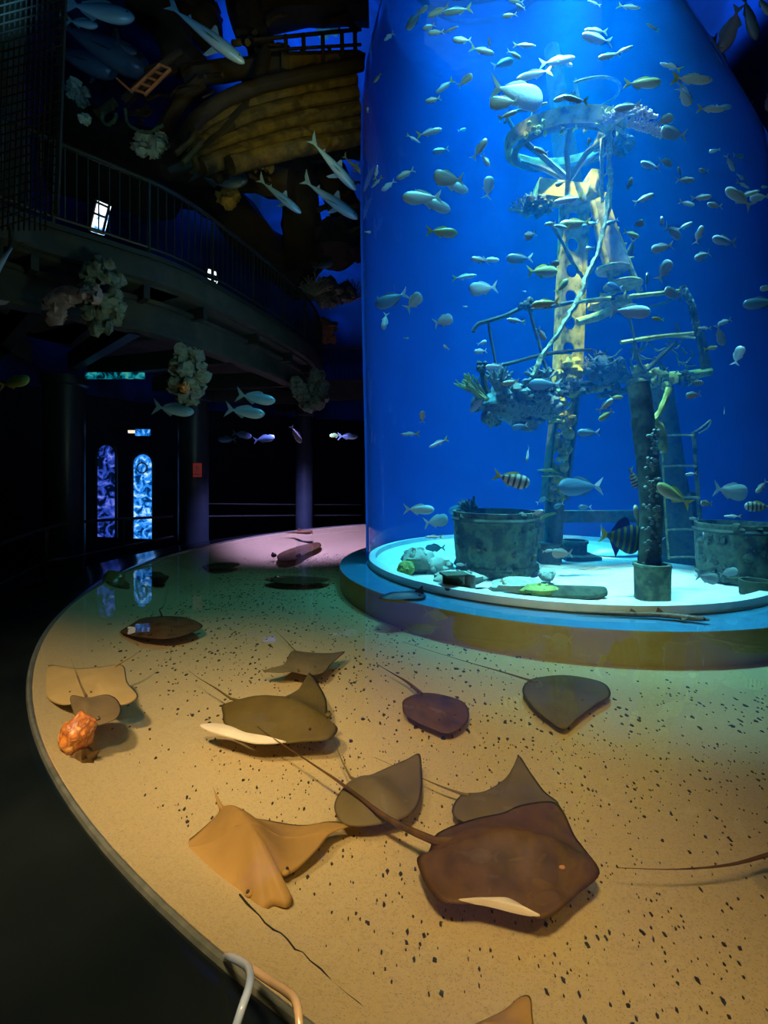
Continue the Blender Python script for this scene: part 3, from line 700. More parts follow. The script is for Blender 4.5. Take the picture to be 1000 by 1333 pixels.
ray([(600, 1035), (631, 1030), (657, 1014), (668, 998), (676, 984), (690, 1004), (709, 1030), (728, 1048), (700, 1068), (640, 1078), (590, 1062)], (600, 1037), (700, 1058),
    [(600, 1035), (575, 1026), (547, 1014), (488, 988)], -.24, M['ray_grey'], 'brown cownose ray hidden behind the big stingray, one wing tip raised', T=.012, bump=.015, tail_r=.006)
ray([(527, 910), (548, 902), (574, 904), (602, 913), (611, 928), (605, 944), (584, 955), (558, 947), (529, 932), (524, 920)], (540, 905), (590, 945),
    [(548, 905), (530, 890), (510, 878), (490, 866)], -.24, M['ray_dark'], 'small round dark stingray at rest below the tank plinth', name='southern_stingray', T=.02, bump=.025, tail_r=.014)
ray([(688, 886), (680, 900), (693, 920), (714, 938), (735, 949), (752, 936), (776, 918), (795, 905), (784, 888), (740, 879), (706, 881)], (690, 889), (775, 915),
    [(688, 887), (652, 876), (600, 861), (524, 837)], -.24, M['ray_olive'], 'round brown stingray with a long straight tail lying against the plinth', name='southern_stingray', T=.018, bump=.02, tail_r=.008)
ray([(157, 822), (172, 812), (185, 805), (211, 802), (238, 803), (254, 808), (264, 816), (244, 826), (215, 832), (185, 830), (168, 827)], (211, 803), (208, 831),
    [(210, 801), (208, 795), (214, 789), (219, 766)], -.2, M['ray_dark'], 'dark wide ray with crooked tail near the far left rim', T=.025, bump=.03, tail_r=.008)
ray([(63, 866), (99, 870), (132, 868), (160, 866), (166, 888), (180, 907), (158, 918), (130, 908), (112, 912), (82, 918), (60, 907), (58, 885)], (155, 868), (95, 912),
    [(153, 867), (178, 852), (191, 840)], -.05, M['ray_pale'], 'pale sandy ray at the surface against the left rim', T=.015, bump=.02, tail_r=.007)
ray([(92, 906), (115, 908), (138, 904), (152, 910), (158, 924), (150, 937), (124, 946), (108, 955), (97, 932)], (112, 906), (112, 950),
    [(110, 905), (103, 890), (98, 876), (92, 860)], .0, M['ray_grey'], 'pinkish grey ray breaking the surface beside the orange mottled rock', T=.02, bump=.02, tail_r=.006)
ray([(600, 1345), (616, 1334), (654, 1316), (676, 1298), (690, 1297), (693, 1318), (692, 1345), (660, 1370), (610, 1368)], (600, 1350), (690, 1360),
    None, -.14, M['ray_tan'], 'tan ray cut by the bottom edge, only one wing tip in view', T=.02, bump=.02)
ray([(1004, 1110), (1040, 1095), (1080, 1090), (1110, 1110), (1090, 1140), (1050, 1150), (1012, 1135)], (1004, 1117), (1110, 1120),
    [(1000, 1117), (950, 1130), (880, 1136), (803, 1134)], -.2, M['ray_dark'], 'ray outside the right edge whose thin dark tail reaches into view', T=.02, bump=.02, tail_r=.007)
dark3 = 'dark flat ray resting on the far pool floor'
ray([(345, 754), (365, 750), (395, 750), (428, 753), (420, 758), (395, 760), (362, 759)], (428, 755), (345, 755), None, -.22, M['ray_dark'], 'long dark ray flat on the far pool floor left of the tank foot', T=.02, bump=.02)
ray([(362, 722), (385, 712), (412, 706), (418, 711), (400, 720), (385, 728), (366, 731)], (415, 707), (364, 728), None, -.2, M['ray_dark'], 'dark slanting ray on the far pool floor, rearmost of the rays', T=.02, bump=.02)
ray([(263, 737), (285, 732), (305, 732), (312, 735), (300, 739), (275, 741)], (312, 735), (263, 738), None, -.2, M['ray_dark'], 'small dark ray flat under the purple lit far rim', T=.02, bump=.02)
# ray lying up on the ledge, fin raised
ray([(493, 778), (508, 771), (525, 770), (540, 768), (552, 772), (553, 778), (530, 780), (510, 781)], (495, 778), (552, 775), None, .01, pmat('blue black ray skin', [(.02, .035, .08), (.015, .02, .05)], 6, .4, .1),
    'small blue black ray lying on the ledge at the foot of the tank', T=.02, bump=.03, name='small_ray')
o_ = [c for c in bpy.data.objects if c.name == 'small_ray'][0]
mb = MB(); mb.prism([P(536, 772, 4.62), P(545, 766, 4.62), P(550, 762, 4.62), P(552, 776, 4.62)], (0, .02, 0)); mb.build('raised_fin', o_.children[0].data.materials[0], o_)

# brown shark lying along the ledge
M['shark_brown'] = pmat('brown shark skin', [(.10, .055, .035), (.16, .10, .06), (.05, .03, .025)], 22, .45, .15)
def small_shark(pts, z, r, mat, label, name='catshark', fins=()):
    p = spline([G(x, y, z)+Vector((0, 0, r*.6)) for x, y in pts], 5); k = len(p)
    root = empty(name, p[k//2]-Vector((0, 0, r*.6)), label, 'shark')
    rad = [r*(.12+.88*min(1, (i/(k-1))/.62)**1.1)*(1 if i/(k-1) < .8 else 1-.75*((i/(k-1)-.8)/.2)**2) for i in range(k)]
    mb = MB(); mb.tube(p, rad, 12, 0, .75); mb.build('body', mat, root)
    for f in fins:
        q = p[int(f*(k-1))]; t = (p[min(k-1, int(f*(k-1))+1)]-q).normalized(); rr_ = rad[int(f*(k-1))]
        mb = MB(); mb.prism([q+t*r*.9+Vector((0, 0, rr_*.6)), q-t*r*.6+Vector((0, 0, rr_*2.0)), q-t*r*1.1+Vector((0, 0, rr_*.5))], Vector((0, 0, 1)).cross(t)*.008); mb.build('dorsal_fin', mat, root)
    q = p[int(.78*(k-1))]; t = (p[-1]-q).normalized(); s = Vector((0, 0, 1)).cross(t)
    for sg in (-1, 1):
        mb = MB(); mb.prism([q+s*sg*r*.7+t*r, q+s*sg*r*2.4-t*r*.6-Vector((0, 0, r*.4)), q+s*sg*r*.7-t*r*.8], (0, 0, .008)); mb.build('pectoral_fin', mat, root)
        mb = MB(); mb.blob(p[-3]+s*sg*rad[-3]*.9+Vector((0, 0, rad[-3]*.3)), .010, 8, 0); mb.build('eye', M['eye'], root)
    return root
small_shark([(750, 799), (775, 800), (805, 801), (830, 802), (855, 803), (880, 805), (905, 808), (924, 810)], -.0, .033, M['shark_brown'], 'slender brown shark lying along the ledge before the glass', fins=(.42, .62))
small_shark([(372, 696), (385, 695), (400, 695), (406, 694)], -.02, .06, M['ray_dark'], 'thin dark shark in the purple lit water at the far rim', fins=(.5,))
# seam cracked in the floor
mb = MB(); random.seed(2)
cr = [(312, 1167), (322, 1180), (338, 1195), (345, 1205), (356, 1214), (366, 1218), (374, 1226), (384, 1240), (394, 1243), (404, 1255), (418, 1266), (432, 1281), (448, 1296), (466, 1310), (484, 1326), (500, 1338)]
def floor_pt(x, y):
    z = ZB
    for _ in range(4): p = G(x, y, z); z = floor_z((Vector((p.x, p.y, 0))-PC).length)
    return p+Vector((0, 0, .006))
mb.tube([floor_pt(x, y) for x, y in cr], [.0032+.001*math.sin(i*2.1) for i in range(len(cr))], 5)
tag(mb.build('trim_3', M['black']), kind='structure')
# rocks in the pool
M['mottle'] = pmat('orange mottled rock', [(.75, .28, .04), (.25, .07, .02), (.95, .5, .12)], 26, .4, .6, detail=5, distort=.4)
p = G(101, 955, .0); mb = MB(); mb.blob(p+Vector((0, 0, .0)), (.065, .085, .085), 26, .12, 2, 4); one('mottled_rock', mb, M['mottle'], 'orange brown mottled rock at the water line by the left rim', 'rock')
p = G(104, 990, -.1); mb = MB(); mb.blob(p, (.06, .07, .05), 16, .35, 2.4, 6); one('dark_rock', mb, M['ray_dark'], 'jagged dark rock just below the orange mottled rock', 'rock')
p = G(146, 762, -.1); mb = MB(); mb.blob(p+Vector((.08, -.12, .04)), (.16, .16, .14), 20, .2, 1.6, 9); one('round_rock', mb, pmat('dark wet rock', [(.07, .055, .03), (.16, .12, .03), (.03, .03, .025)], 7, .35, .5), 'dark wet boulder standing out of the water at the far left rim', 'rock')
p = G(190, 752, -.1); mb = MB(); mb.blob(p, (.3, .14, .07), 18, .2, 1.6, 12); one('flat_rock', mb, M['ray_dark'], 'low dark rock barely breaking the water right of the wet boulder', 'rock')
# clear hose hooked over the rim
h = empty('clear_hose', G(330, 1262, .05), 'looped clear plastic hose hooked over the near rim', 'hose')
M['hose'] = pmat('milky plastic hose', [(.35, .45, .6), (.25, .35, .5)], 8, .15, .02, spec=.8)
M['hose_in'] = pmat('tan tinted hose', [(.5, .36, .2), (.4, .28, .16)], 8, .15, .02, spec=.8)
mb = MB(); mb.tube(spline([P(303, 1350, .80), P(315, 1312, .82), P(325, 1280, .86), P(322, 1258, .93), P(300, 1246, 1.02), P(293, 1246, 1.12)], 8), .0075, 12); mb.build('outer_run', M['hose'], h)
mb = MB(); mb.tube(spline([P(330, 1262, 1.02), P(350, 1276, .97), P(372, 1290, .90), P(386, 1306, .84), P(391, 1350, .80)], 8), .0075, 12); mb.build('inner_run', M['hose_in'], h)
# ------------------------------------------------------------------ fish
def fishmat(name, back, side, belly, stripes=None, rough=.35, sc=30):
    """back to belly colours along local z, optional bars along local x"""
    m, nt, N, L = _nt(name)
    out = N.new('ShaderNodeOutputMaterial'); b = N.new('ShaderNodeBsdfPrincipled'); L.new(b.outputs[0], out.inputs[0])
    tc = N.new('ShaderNodeTexCoord'); sp = N.new('ShaderNodeSeparateXYZ'); L.new(tc.outputs['Object'], sp.inputs[0])
    mr = N.new('ShaderNodeMapRange'); mr.inputs['From Min'].default_value = -.18; mr.inputs['From Max'].default_value = .18
    L.new(sp.outputs['Z'], mr.inputs['Value'])
    r = N.new('ShaderNodeValToRGB'); e = r.color_ramp.elements; e[0].position = .15; e[0].color = (*belly, 1); e[1].position = .85; e[1].color = (*back, 1)
    q = e.new(.5); q.color = (*side, 1); L.new(mr.outputs[0], r.inputs['Fac']); col = r.outputs['Color']
    if stripes:
        mt = N.new('ShaderNodeMath'); mt.operation = 'MULTIPLY'; mt.inputs[1].default_value = stripes[0]; L.new(sp.outputs['X'], mt.inputs[0])
        sn = N.new('ShaderNodeMath'); sn.operation = 'SINE'; L.new(mt.outputs[0], sn.inputs[0])
        rr = N.new('ShaderNodeMapRange'); rr.inputs['From Min'].default_value = .15; rr.inputs['From Max'].default_value = .45; L.new(sn.outputs[0], rr.inputs['Value'])
        mx = N.new('ShaderNodeMixRGB'); mx.inputs['Color2'].default_value = (*stripes[1], 1); L.new(rr.outputs[0], mx.inputs['Fac']); L.new(col, mx.inputs['Color1']); col = mx.outputs['Color']
    nz = N.new('ShaderNodeTexVoronoi'); nz.inputs['Scale'].default_value = sc; L.new(tc.outputs['Object'], nz.inputs['Vector'])
    bp = N.new('ShaderNodeBump'); bp.inputs['Strength'].default_value = .15; bp.inputs['Distance'].default_value = .01; L.new(nz.outputs['Distance'], bp.inputs['Height']); L.new(bp.outputs[0], b.inputs['Normal'])
    L.new(col, b.inputs['Base Color']); b.inputs['Roughness'].default_value = rough; b.inputs['Metallic'].default_value = .15
    return m
S_ = (.62, .72, .72)
FM = dict(
    silver=fishmat('silver fish skin', (.38, .62, .66), (.85, .98, .98), (.8, .95, .95)),
    blue=fishmat('blue grey fish skin', (.06, .16, .24), (.12, .28, .38), (.25, .42, .5)),
    green=fishmat('olive yellow fish skin', (.25, .32, .08), (.55, .6, .28), (.8, .82, .55)),
    striped=fishmat('barred fish skin', (.5, .6, .5), (.75, .82, .7), (.9, .92, .85), (38, (.10, .16, .18))),
    yellow=pmat('yellow fin', [(.75, .72, .1), (.6, .55, .08)], 8, .5, .05),
    finw=pmat('pale fin', [(.75, .9, .9), (.6, .75, .78)], 8, .5, .05),
    find=pmat('dark fin', [(.05, .10, .15), (.08, .14, .2)], 8, .5, .05),
    eye=M['eye'])
def body_loft(prof, n=14, pinch=1.0):
    """prof rows: x, z centre, half height, half width"""
    vs = []; fs = []; m = len(prof)
    for x, zc, h, w_ in prof:
        for k in range(n):
            a = 2*PI*k/n; c, s = math.cos(a), math.sin(a)
            vs.append((x, w_*math.copysign(abs(c)**pinch, c), zc+h*s))
    fs = [(i*n+k, i*n+(k+1) % n, (i+1)*n+(k+1) % n, (i+1)*n+k) for i in range(m-1) for k in range(n)]
    fs += [tuple(range(n-1, -1, -1)), tuple(range((m-1)*n, m*n))]
    return vs, fs
def fin(poly, y=0, t=.008):
    """lens-thick fin: outline in x,z; thicker in its middle"""
    c = Vector((sum(p[0] for p in poly)/len(poly), y, sum(p[1] for p in poly)/len(poly))); n = len(poly)
    vs = [Vector((x, y, z)) for x, z in poly]+[c+Vector((0, t, 0)), c-Vector((0, t, 0))]
    fs = [(i, (i+1) % n, n) for i in range(n)]+[((i+1) % n, i, n+1) for i in range(n)]
    return vs, fs
KINDS = {}   # name: (half height, half width, fork, body material, fin material, object name, snout)
def make_fish(key, oname, H, W, bmat, fmat, tmat, fork=.16, blunt=.5, parts=True, dors=.5):
    prof = []
    xs = [.5, .485, .45, .40, .33, .24, .14, .04, -.06, -.16, -.25, -.32, -.37, -.40]
    for x in xs:
        t = (.5-x)/.9
        hh = (math.sin(PI*min(1, t**blunt*.98+.0))**.85) if t > 0 else .0
        hh = max(hh*H, .022*(1 if t > .5 else t*4+.1)); prof.append((x, -.1*H*math.sin(PI*t), hh, max(.006, hh*W/H*(1.15-.5*t))))
    root_mb = MB(); root_mb.add(*body_loft(prof)); o = root_mb.build(oname, bmat, None, origin=(0, 0, 0))
    z0 = prof[-1][1]
    def part(nm, geo, mt):
        mb = MB(); mb.add(*geo); p = mb.build(nm, mt, None, smooth=False, origin=(0, 0, 0)); p.parent = o; return p
    part('tail_fin', fin([(-.35, z0+.016), (-.45, z0+fork*.62), (-.60, z0+fork*1.35), (-.55, z0+fork*.6), (-.49, z0), (-.55, z0-fork*.6), (-.60, z0-fork*1.35), (-.45, z0-fork*.62), (-.35, z0-.016)]), tmat)
    if parts:
        top = lambda x: table([(p[0], p[1]+p[2]) for p in reversed(prof)], x)[0]
        bot = lambda x: table([(p[0], p[1]-p[2]) for p in reversed(prof)], x)[0]
        part('dorsal_fin', fin([(.18, top(.18)-.02), (.10, top(.1)+.10*dors), (0, top(0)+.15*dors), (-.14, top(-.14)+.13*dors), (-.3, top(-.3)+.03), (-.3, top(-.3)-.01), (0, top(0)-.03)]), fmat)
        part('anal_fin', fin([(-.02, bot(-.02)+.02), (-.10, bot(-.1)-.15*dors), (-.3, bot(-.3)-.02), (-.3, bot(-.3)+.01), (-.12, bot(-.12)+.02)]), fmat)
        wx = W*1.0
        for s in (-1, 1):
            v, f = fin([(0, 0), (-.05, .03), (-.15, .0), (-.13, -.05), (-.04, -.03)], 0, .005)
            R_ = Matrix.Rotation(s*.5, 3, 'Z'); v = [R_ @ Vector(q)+Vector((.22, s*W*.93, -.2*H)) for q in v]
            part('pectoral_fin', (v, f), fmat)
            mb = MB(); mb.blob((.40, s*W*.62*(1 if blunt > .5 else .9), H*.12), (.022, .012, .022), 8, 0); e = mb.build('eye', FM['eye'], None, origin=(0, 0, 0)); e.parent = o
    return o
PROTO = {
 'S': make_fish('S', 'silver_fish', .17, .065, FM['silver'], FM['finw'], FM['finw'], .15, .62),
 'Y': make_fish('Y', 'yellowtail_fish', .13, .06, FM['silver'], FM['finw'], FM['yellow'], .16, .68),
 'D': make_fish('D', 'deep_bodied_fish', .27, .055, FM['silver'], FM['finw'], FM['finw'], .2, .55),
 'B': make_fish('B', 'blue_grey_fish', .21, .07, FM['blue'], FM['find'], FM['finw'], .16, .62),
 'G': make_fish('G', 'olive_fish', .17, .07, FM['green'], FM['yellow'], FM['yellow'], .14, .62),
 'T': make_fish('T', 'striped_fish', .22, .06, FM['striped'], FM['yellow'], FM['yellow'], .14, .6),
 'E': make_fish('E', 'slender_fish', .09, .05, FM['silver'], FM['finw'], FM['yellow'], .12, .7),
 't': make_fish('t', 'small_fish', .22, .08, FM['silver'], FM['finw'], FM['finw'], .14, .6, parts=False),
}
USED = set()
def place_fish(kind, loc, length, ang, yaw, label, group=None, cat='fish', roll=0):
    src = PROTO[kind]
    if kind in USED: o = copy_tree(src)
    else: o = src; USED.add(kind)
    th = math.radians(ang); yw = math.radians(yaw)
    f = Vector((math.cos(th)*math.cos(yw), math.sin(yw), math.sin(th)*math.cos(yw)))
    u = Vector((0, 0, 1)) if abs(f.z) < .97 else Vector((1, 0, 0))
    u = (u-f*u.dot(f)).normalized(); s = u.cross(f)
    if roll: R_ = Matrix.Rotation(math.radians(roll), 3, f); u = R_ @ u; s = R_ @ s
    R_ = Matrix((f, s, u)).transposed().to_4x4()
    L_ = length/max(.55, math.cos(yw))/1.0
    o.matrix_world = Matrix.Translation(loc) @ R_ @ Matrix.Scale(L_, 4)
    if 'group' in o: del o['group']
    tag(o, label, cat, group); return o
OUT = dict(S='silver', Y='silver yellow-tailed', D='deep-bodied silver', B='blue grey', G='olive yellow', T='black-barred', E='slender silver', t='tiny pale')
def heading(a):
    a %= 360
    return ('swimming right' if a < 22 or a >= 338 else 'nosing up to the right' if a < 68 else 'pointing straight up' if a < 112 else 'nosing up to the left' if a < 158
            else 'swimming left' if a < 202 else 'nosing down to the left' if a < 248 else 'pointing straight down' if a < 292 else 'nosing down to the right')
# kind, x, y, length in photo columns, heading, where
FISH = """
S 551 13 18 50|at the top left edge of the tank
S 538 27 30 235|by the top left shoulder of the tank
S 570 15 26 195|left of the top pair at the tank's top edge
Y 594 14 36 190|right of the top pair at the tank's top edge
S 558 35 18 210|under the top left school
S 567 42 20 190|bright one, lowest of the top left school
E 588 38 17 5|small one right of the bright one in the top left school
S 601 52 24 190|alone just below the top left school
E 506 48 20 235|close to the left glass near the top
G 491 102 13 225|touching the left glass above the middle of the upper tank
Y 578 113 26 215|upper of the trio left of the nest, tail crossed
S 563 130 20 200|lowest of the trio left of the nest
D 606 104 19 30|rightmost of the trio left of the nest
Y 629 66 30 340|tail up in the open water left of the mast top
D 637 55 13 80|above the one with tail up left of the mast top
S 670 71 19 350|just left of the pole top
E 684 59 28 0|thin bright one above the pole top's left side
S 663 20 18 190|near the upper middle of the tank
S 677 8 13 180|beside the bright surface glare on its left
S 671 1 20 180|cut by the top edge of the photo
Y 727 79 40 0|just above the hoop, uppermost of two
Y 694 97 40 180|just above the nest, below another
D 676 122 66 355|largest silver fish, left above the nest
D 655 133 34 175|half hidden under the largest silver fish
Y 662 149 24 20|tail out at the nest's upper left rim
Y 560 172 30 5|upper of two left of the nest
E 539 181 18 340|lower of two left of the nest
S 625 193 28 55|left of the nest rim, climbing
S 633 209 17 300|right under the climbing one left of the nest
D 636 243 26 80|upright below the nest's left side
D 583 232 38 185|upper of the big pair far left of the mast
S 592 242 38 355|lower of the big pair far left of the mast
E 490 224 18 80|upright along the left glass
E 490 238 18 220|crossing the left glass below the upright one
S 527 227 24 205|faint one near the left glass
S 505 242 20 215|faint one left below its twin by the left glass
S 548 257 50 190|large one, upper of the overlapping pair near the left glass
S 565 265 46 350|lower of the overlapping pair near the left glass
B 573 196 20 190|faint one in open water left of the nest
S 704 196 20 175|seen through the nest ring
t 479 143 8 90|dot against the left glass high up
B 602 169 10 10|small dark one left of the nest
D 729 239 12 200|on the mast just under the nest
Y 739 260 32 180|in front of the cross block
S 733 127 22 185|right beside the pole above the nest
B 656 82 28 20|wide finned dark one left of the pole top
Y 775 40 28 175|upper of the pair under the surface glare
S 776 50 40 178|lower of the pair under the surface glare
E 812 65 22 15|upper of the pale pair right of the hoop
S 792 73 24 180|lower brighter one of the pale pair right of the hoop
E 773 4 17 160|top edge right of the mast
E 820 9 26 330|thin one at the top edge near the right shoulder
E 849 35 17 160|small one near the upper right shoulder
G 838 108 40 350|pale one right of the hoop
Y 903 103 46 350|big one near the upper right glass
E 889 113 24 340|thin one just under the big one near the upper right glass
D 892 126 26 300|diving one near the upper right glass
E 872 86 26 140|faint one between hoop and upper right glass
S 816 139 30 185|bright one swimming over the orange coral
Y 748 129 34 180|in front of the hoop's lower part
S 737 82 20 350|beside the pole's right side above the hoop
t 822 150 11 0|round one in the orange coral
D 866 156 24 30|upper one of two right of the orange coral
D 876 173 34 175|deep one with yellow tail right of the orange coral
Y 927 142 30 350|thin one well right of the nest
B 943 139 16 340|dark one following near the right glass
t 930 196 11 180|dot right of the nest level
S 951 213 22 300|diving near the right glass below nest level
t 964 230 12 340|under the diving one near the right glass
t 916 222 14 180|small one right of the long rope at cross block height
D 867 211 19 5|round right half of a pair beneath the orange coral
S 846 215 28 180|slim left half of a pair beneath the orange coral
t 885 223 12 120|top of a little cluster beneath the orange coral
S 893 234 22 0|largest in the little cluster beneath the orange coral
S 820 238 20 60|climbing right of the long rope
S 839 258 22 20|right of the long rope at cross block level
S 895 265 18 340|lower left of the four right of the cross block
S 914 257 22 0|upper left of the four right of the cross block
S 930 267 22 180|third of the four right of the cross block
S 961 256 38 135|long one angled across near the right glass
Y 974 253 24 10|right of the long angled one near the right glass
D 988 257 19 180|at the right edge beside the long angled one
E 968 241 20 345|thin one over the long angled one
t 996 243 10 180|cut by the right edge at cross block level
B 962 203 15 0|dark one high near the right glass
t 766 185 12 70|inside the nest ring on its right
G 577 302 38 0|alone in open water left of the mast
D 690 306 18 210|just left of the slanting cable
S 624 338 22 175|left one of a touching pair left of the mast
S 640 338 20 350|right one of a touching pair left of the mast
B 675 336 32 180|below the cable end in open water
E 606 360 28 0|thin one above the deep yellow-tailed one
D 628 375 34 185|above the railing's left end
G 708 353 42 10|broad one touching the mast's left side
D 722 343 14 20|small one behind the broad one at the mast
B 508 390 42 200|large dark one near the left glass
D 539 392 28 50|bright-faced one beside the large dark one
S 501 419 22 260|upright white one near the left glass
D 578 417 26 25|facing right, left of the railing end
t 581 452 9 150|dot below and right of the left glass pair
t 606 399 6 0|speck left of the railing top end
t 628 446 12 20|round one just left of the railing upright
S 625 457 17 190|under the round one beside the railing upright
t 529 440 6 0|speck in open water near the left glass
S 643 477 22 185|along the railing's lower bar
E 671 417 24 175|between the railing's two bars on the left
S 706 435 18 300|between the railing bars near the mast
G 709 395 32 185|perched on the railing's top bar
G 732 372 24 50|pale one in front of the mast above the railing
Y 731 295 22 180|left of the mast's upper holes
S 716 291 14 190|left behind the one at the mast's upper holes
B 708 500 34 175|over the pale blue coral
S 664 498 22 190|amid the bushy coral
t 479 302 8 0|dot against the left glass midway up
t 683 379 5 0|speck above the railing's top bar
G 747 291 36 180|across the mast's topmost hole
B 768 292 18 190|behind the long rope's bend
G 823 305 21 345|small one right of the spar
D 833 291 16 30|above the small olive one right of the spar
S 862 288 14 90|upright right of the spar
D 877 302 26 340|broad one right of the spar
S 892 294 16 20|touching the broad one's tail right of the spar
S 910 305 22 75|upright one far right of the spar
S 942 313 36 180|large one near the right glass
S 914 333 28 205|below left of the large one near the right glass
D 861 322 22 185|short one close right of the spar
D 865 351 28 60|climbing right of the spar foot
B 842 364 22 70|dark one climbing at the spar foot
D 876 382 26 160|at the right railing's top bar
S 823 405 52 0|biggest one in the middle of the wreck
B 800 372 20 170|dark one at the spar foot
G 814 383 14 250|yellow one hanging at the spar foot
t 768 323 11 180|on the rope left of the spar
B 822 323 20 260|behind the spar's right rail
B 797 289 15 200|behind the spar's top
E 917 427 17 180|right of the hanging chain
S 943 419 18 200|upper one of two right of the chain
D 938 437 26 290|lower one of two right of the chain
D 961 462 22 80|blurred one right of the tangled railing
G 926 453 15 10|right beside the tangled railing
B 989 394 34 180|at the right edge at railing height
D 998 375 14 180|cut by the right edge above railing height
T 908 498 17 0|right under the platform's end
D 902 514 18 190|below the barred one under the platform's end
G 856 415 14 170|inside the tangled railing
G 803 517 15 0|under the platform right of the mast
S 789 527 24 40|large pale one under the platform
D 550 542 14 90|alone left at mid depth
E 533 565 22 180|thin one near the left glass at mid depth
E 570 577 26 205|faint slanting one near the left glass
S 621 527 24 225|left below the hanging coral mound
S 687 592 20 255|left of the mast's lower holes
T 668 624 44 345|big barred one above the big left barrel
S 547 663 36 0|upper of two left of the big barrel
D 569 678 30 10|lower of two left of the big barrel
B 597 662 26 200|beside the big barrel's rim
E 564 699 21 180|over the pale boulders
S 700 667 16 20|right of the big barrel's rim
B 705 651 14 30|above the one right of the big barrel's rim
B 727 658 15 200|at the mast foot
D 731 720 24 180|low over the sand beside the mast foot
B 566 713 24 180|right above the pale boulder
B 754 633 56 180|large dark one right of the mast's foot
G 788 541 22 215|under the platform left of the front post
T 825 623 26 290|tilted one close left of the front post
D 847 631 22 180|in front of the front post
G 876 643 48 148|large one climbing right of the front post
G 830 672 32 110|upright one left of the front post
D 783 693 18 260|white one left of the ringed angelfish
B 860 714 26 265|round dark one between front post and ladder
B 761 660 15 180|above the fallen beam
T 919 655 18 175|just right of the ladder
D 953 639 42 352|large one with forked tail right of the ladder
T 986 659 30 180|big-eyed one at the right edge
S 991 634 20 230|upper of two at the right edge
E 953 672 18 180|thin one below the large forked one
B 951 686 13 0|small dark one before the right barrel
D 922 752 28 350|low one over the sand right of the ladder foot
D 949 745 20 20|low pale one before the right barrel
S 903 675 12 180|between ladder and right barrel
B 765 563 24 180|faint one right of the mast's lower holes
G 943 535 9 280|speck high above the right barrel
t 916 698 11 100|beside the ladder's lower rungs
S 899 617 12 190|on the ladder's upper rungs
B 676 555 18 190|under the hanging coral mound
S 713 717 12 10|beside the iron block
S 600 735 12 180|above the low blue grey rock
"""
random.seed(21)
for row in FISH.strip().splitlines():
    a, where = row.split('|'); k, x, y, l, ang = a.split(); x, y, l, ang = map(float, (x, y, l, ang))
    ok = []
    for i in range(60):
        d = 3.9+i*.09
        p = P(x, y, d)
        if in_tank(p, .17+l*.004) and .12 < p.z < SURF-.25: ok.append(d)
    if not ok: 
        for i in range(120):
            d = 3.9+i*.045
            if in_tank(P(x, y, d), .06) and P(x,y,d).z<SURF-.1: ok.append(d)
    if not ok: print('no room for fish', row); continue
    front = random.uniform(.05, .35) if k not in 'B' else random.uniform(.35, .6)
    if 650 < x < 930 and 100 < y < 760: front *= .45
    d = ok[int(front*(len(ok)-1))]
    nm = {'B': 'blue_grey', 't': 'tiny'}.get(k)
    lab = f"{OUT[k]} fish {heading(ang)}, {where}"
    if len(lab.split()) > 16: lab = f"{OUT[k]} fish, {where}"
    place_fish(k, P(x, y, d), l/FPX*d, ang, random.uniform(-22, 22), lab, 'fish swimming in the round tank')
# ringed angelfish: dark blue with green bands
m_an = fishmat('dark blue angelfish skin', (.01, .02, .12), (.02, .06, .10), (.01, .02, .1), (42, (.10, .16, .02)), .5)
PROTO['Q'] = make_fish('Q', 'angelfish', .36, .07, m_an, pmat('deep blue fin', [(.01, .02, .22), (.01, .01, .12)], 6, .5, .05), FM['yellow'], .16, .5, dors=1.6)
place_fish('Q', P(810, 699, 4.6), 54/FPX*4.6, 352, 8, 'large dark blue angelfish with green bands beside the front post')
for k in PROTO:
    if k not in USED: bpy.data.objects.remove(PROTO[k])
# ------------------------------------------------------------------ dark hall: balcony, columns, displays
random.seed(31)
M['conc'] = pmat('dark stained concrete', [(.05, .055, .045), (.03, .04, .035), (.07, .07, .055)], 2.5, .8, .4, detail=7)
M['steel'] = pmat('dark painted steel', [(.022, .028, .026), (.012, .018, .018)], 4, .5, .1)
M['timber'] = pmat('old ship timber', [(.03, .026, .01), (.13, .10, .025), (.05, .04, .012), (.19, .15, .035)], 3, .75, .9, detail=9)
M['timber_d'] = pmat('dark ship timber', [(.02, .018, .012), (.035, .03, .02)], 4, .8, .6)
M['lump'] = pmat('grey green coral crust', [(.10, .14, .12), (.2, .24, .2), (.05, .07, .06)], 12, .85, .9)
M['pink'] = pmat('pinkish shell coral', [(.42, .30, .32), (.3, .22, .26), (.5, .4, .42)], 8, .7, .6)
edge_px = [(-330, 205), (-180, 225), (-80, 245), (0, 268), (60, 290), (150, 318), (240, 350), (330, 400), (385, 435), (411, 458), (419, 482)]
DZ = 3.84
EC = [P(x, y, (DZ-EYE)*FPX/(HY-y)) for x, y in edge_px]
EC += [Vector((-1.9, 12.6, DZ)), Vector((-2.8, 13.4, DZ))]
EC = spline(EC, 6)
def band(mb, curve, ins, z0, z1, th):
    """vertical band following the deck edge, set in by ins"""
    vs = []; n = len(curve)
    for i, p in enumerate(curve):
        t = (curve[min(n-1, i+1)]-curve[max(0, i-1)]); t.z = 0; t.normalize(); nn = Vector((-t.y, t.x, 0))
        for off, z in ((ins, z0), (ins, z1), (ins+th, z1), (ins+th, z0)): vs.append(Vector((p.x, p.y, z))+nn*off)
    fs = [(i*4+k, i*4+(k+1) % 4, (i+1)*4+(k+1) % 4, (i+1)*4+k) for i in range(n-1) for k in range(4)]+[(0, 1, 2, 3), (4*n-1, 4*n-2, 4*n-3, 4*n-4)]
    mb.add(vs, fs)
balc = empty('balcony', (EC[30].x, EC[30].y, 3.0), 'long curved dark balcony overhanging the pool at the left', 'balcony')
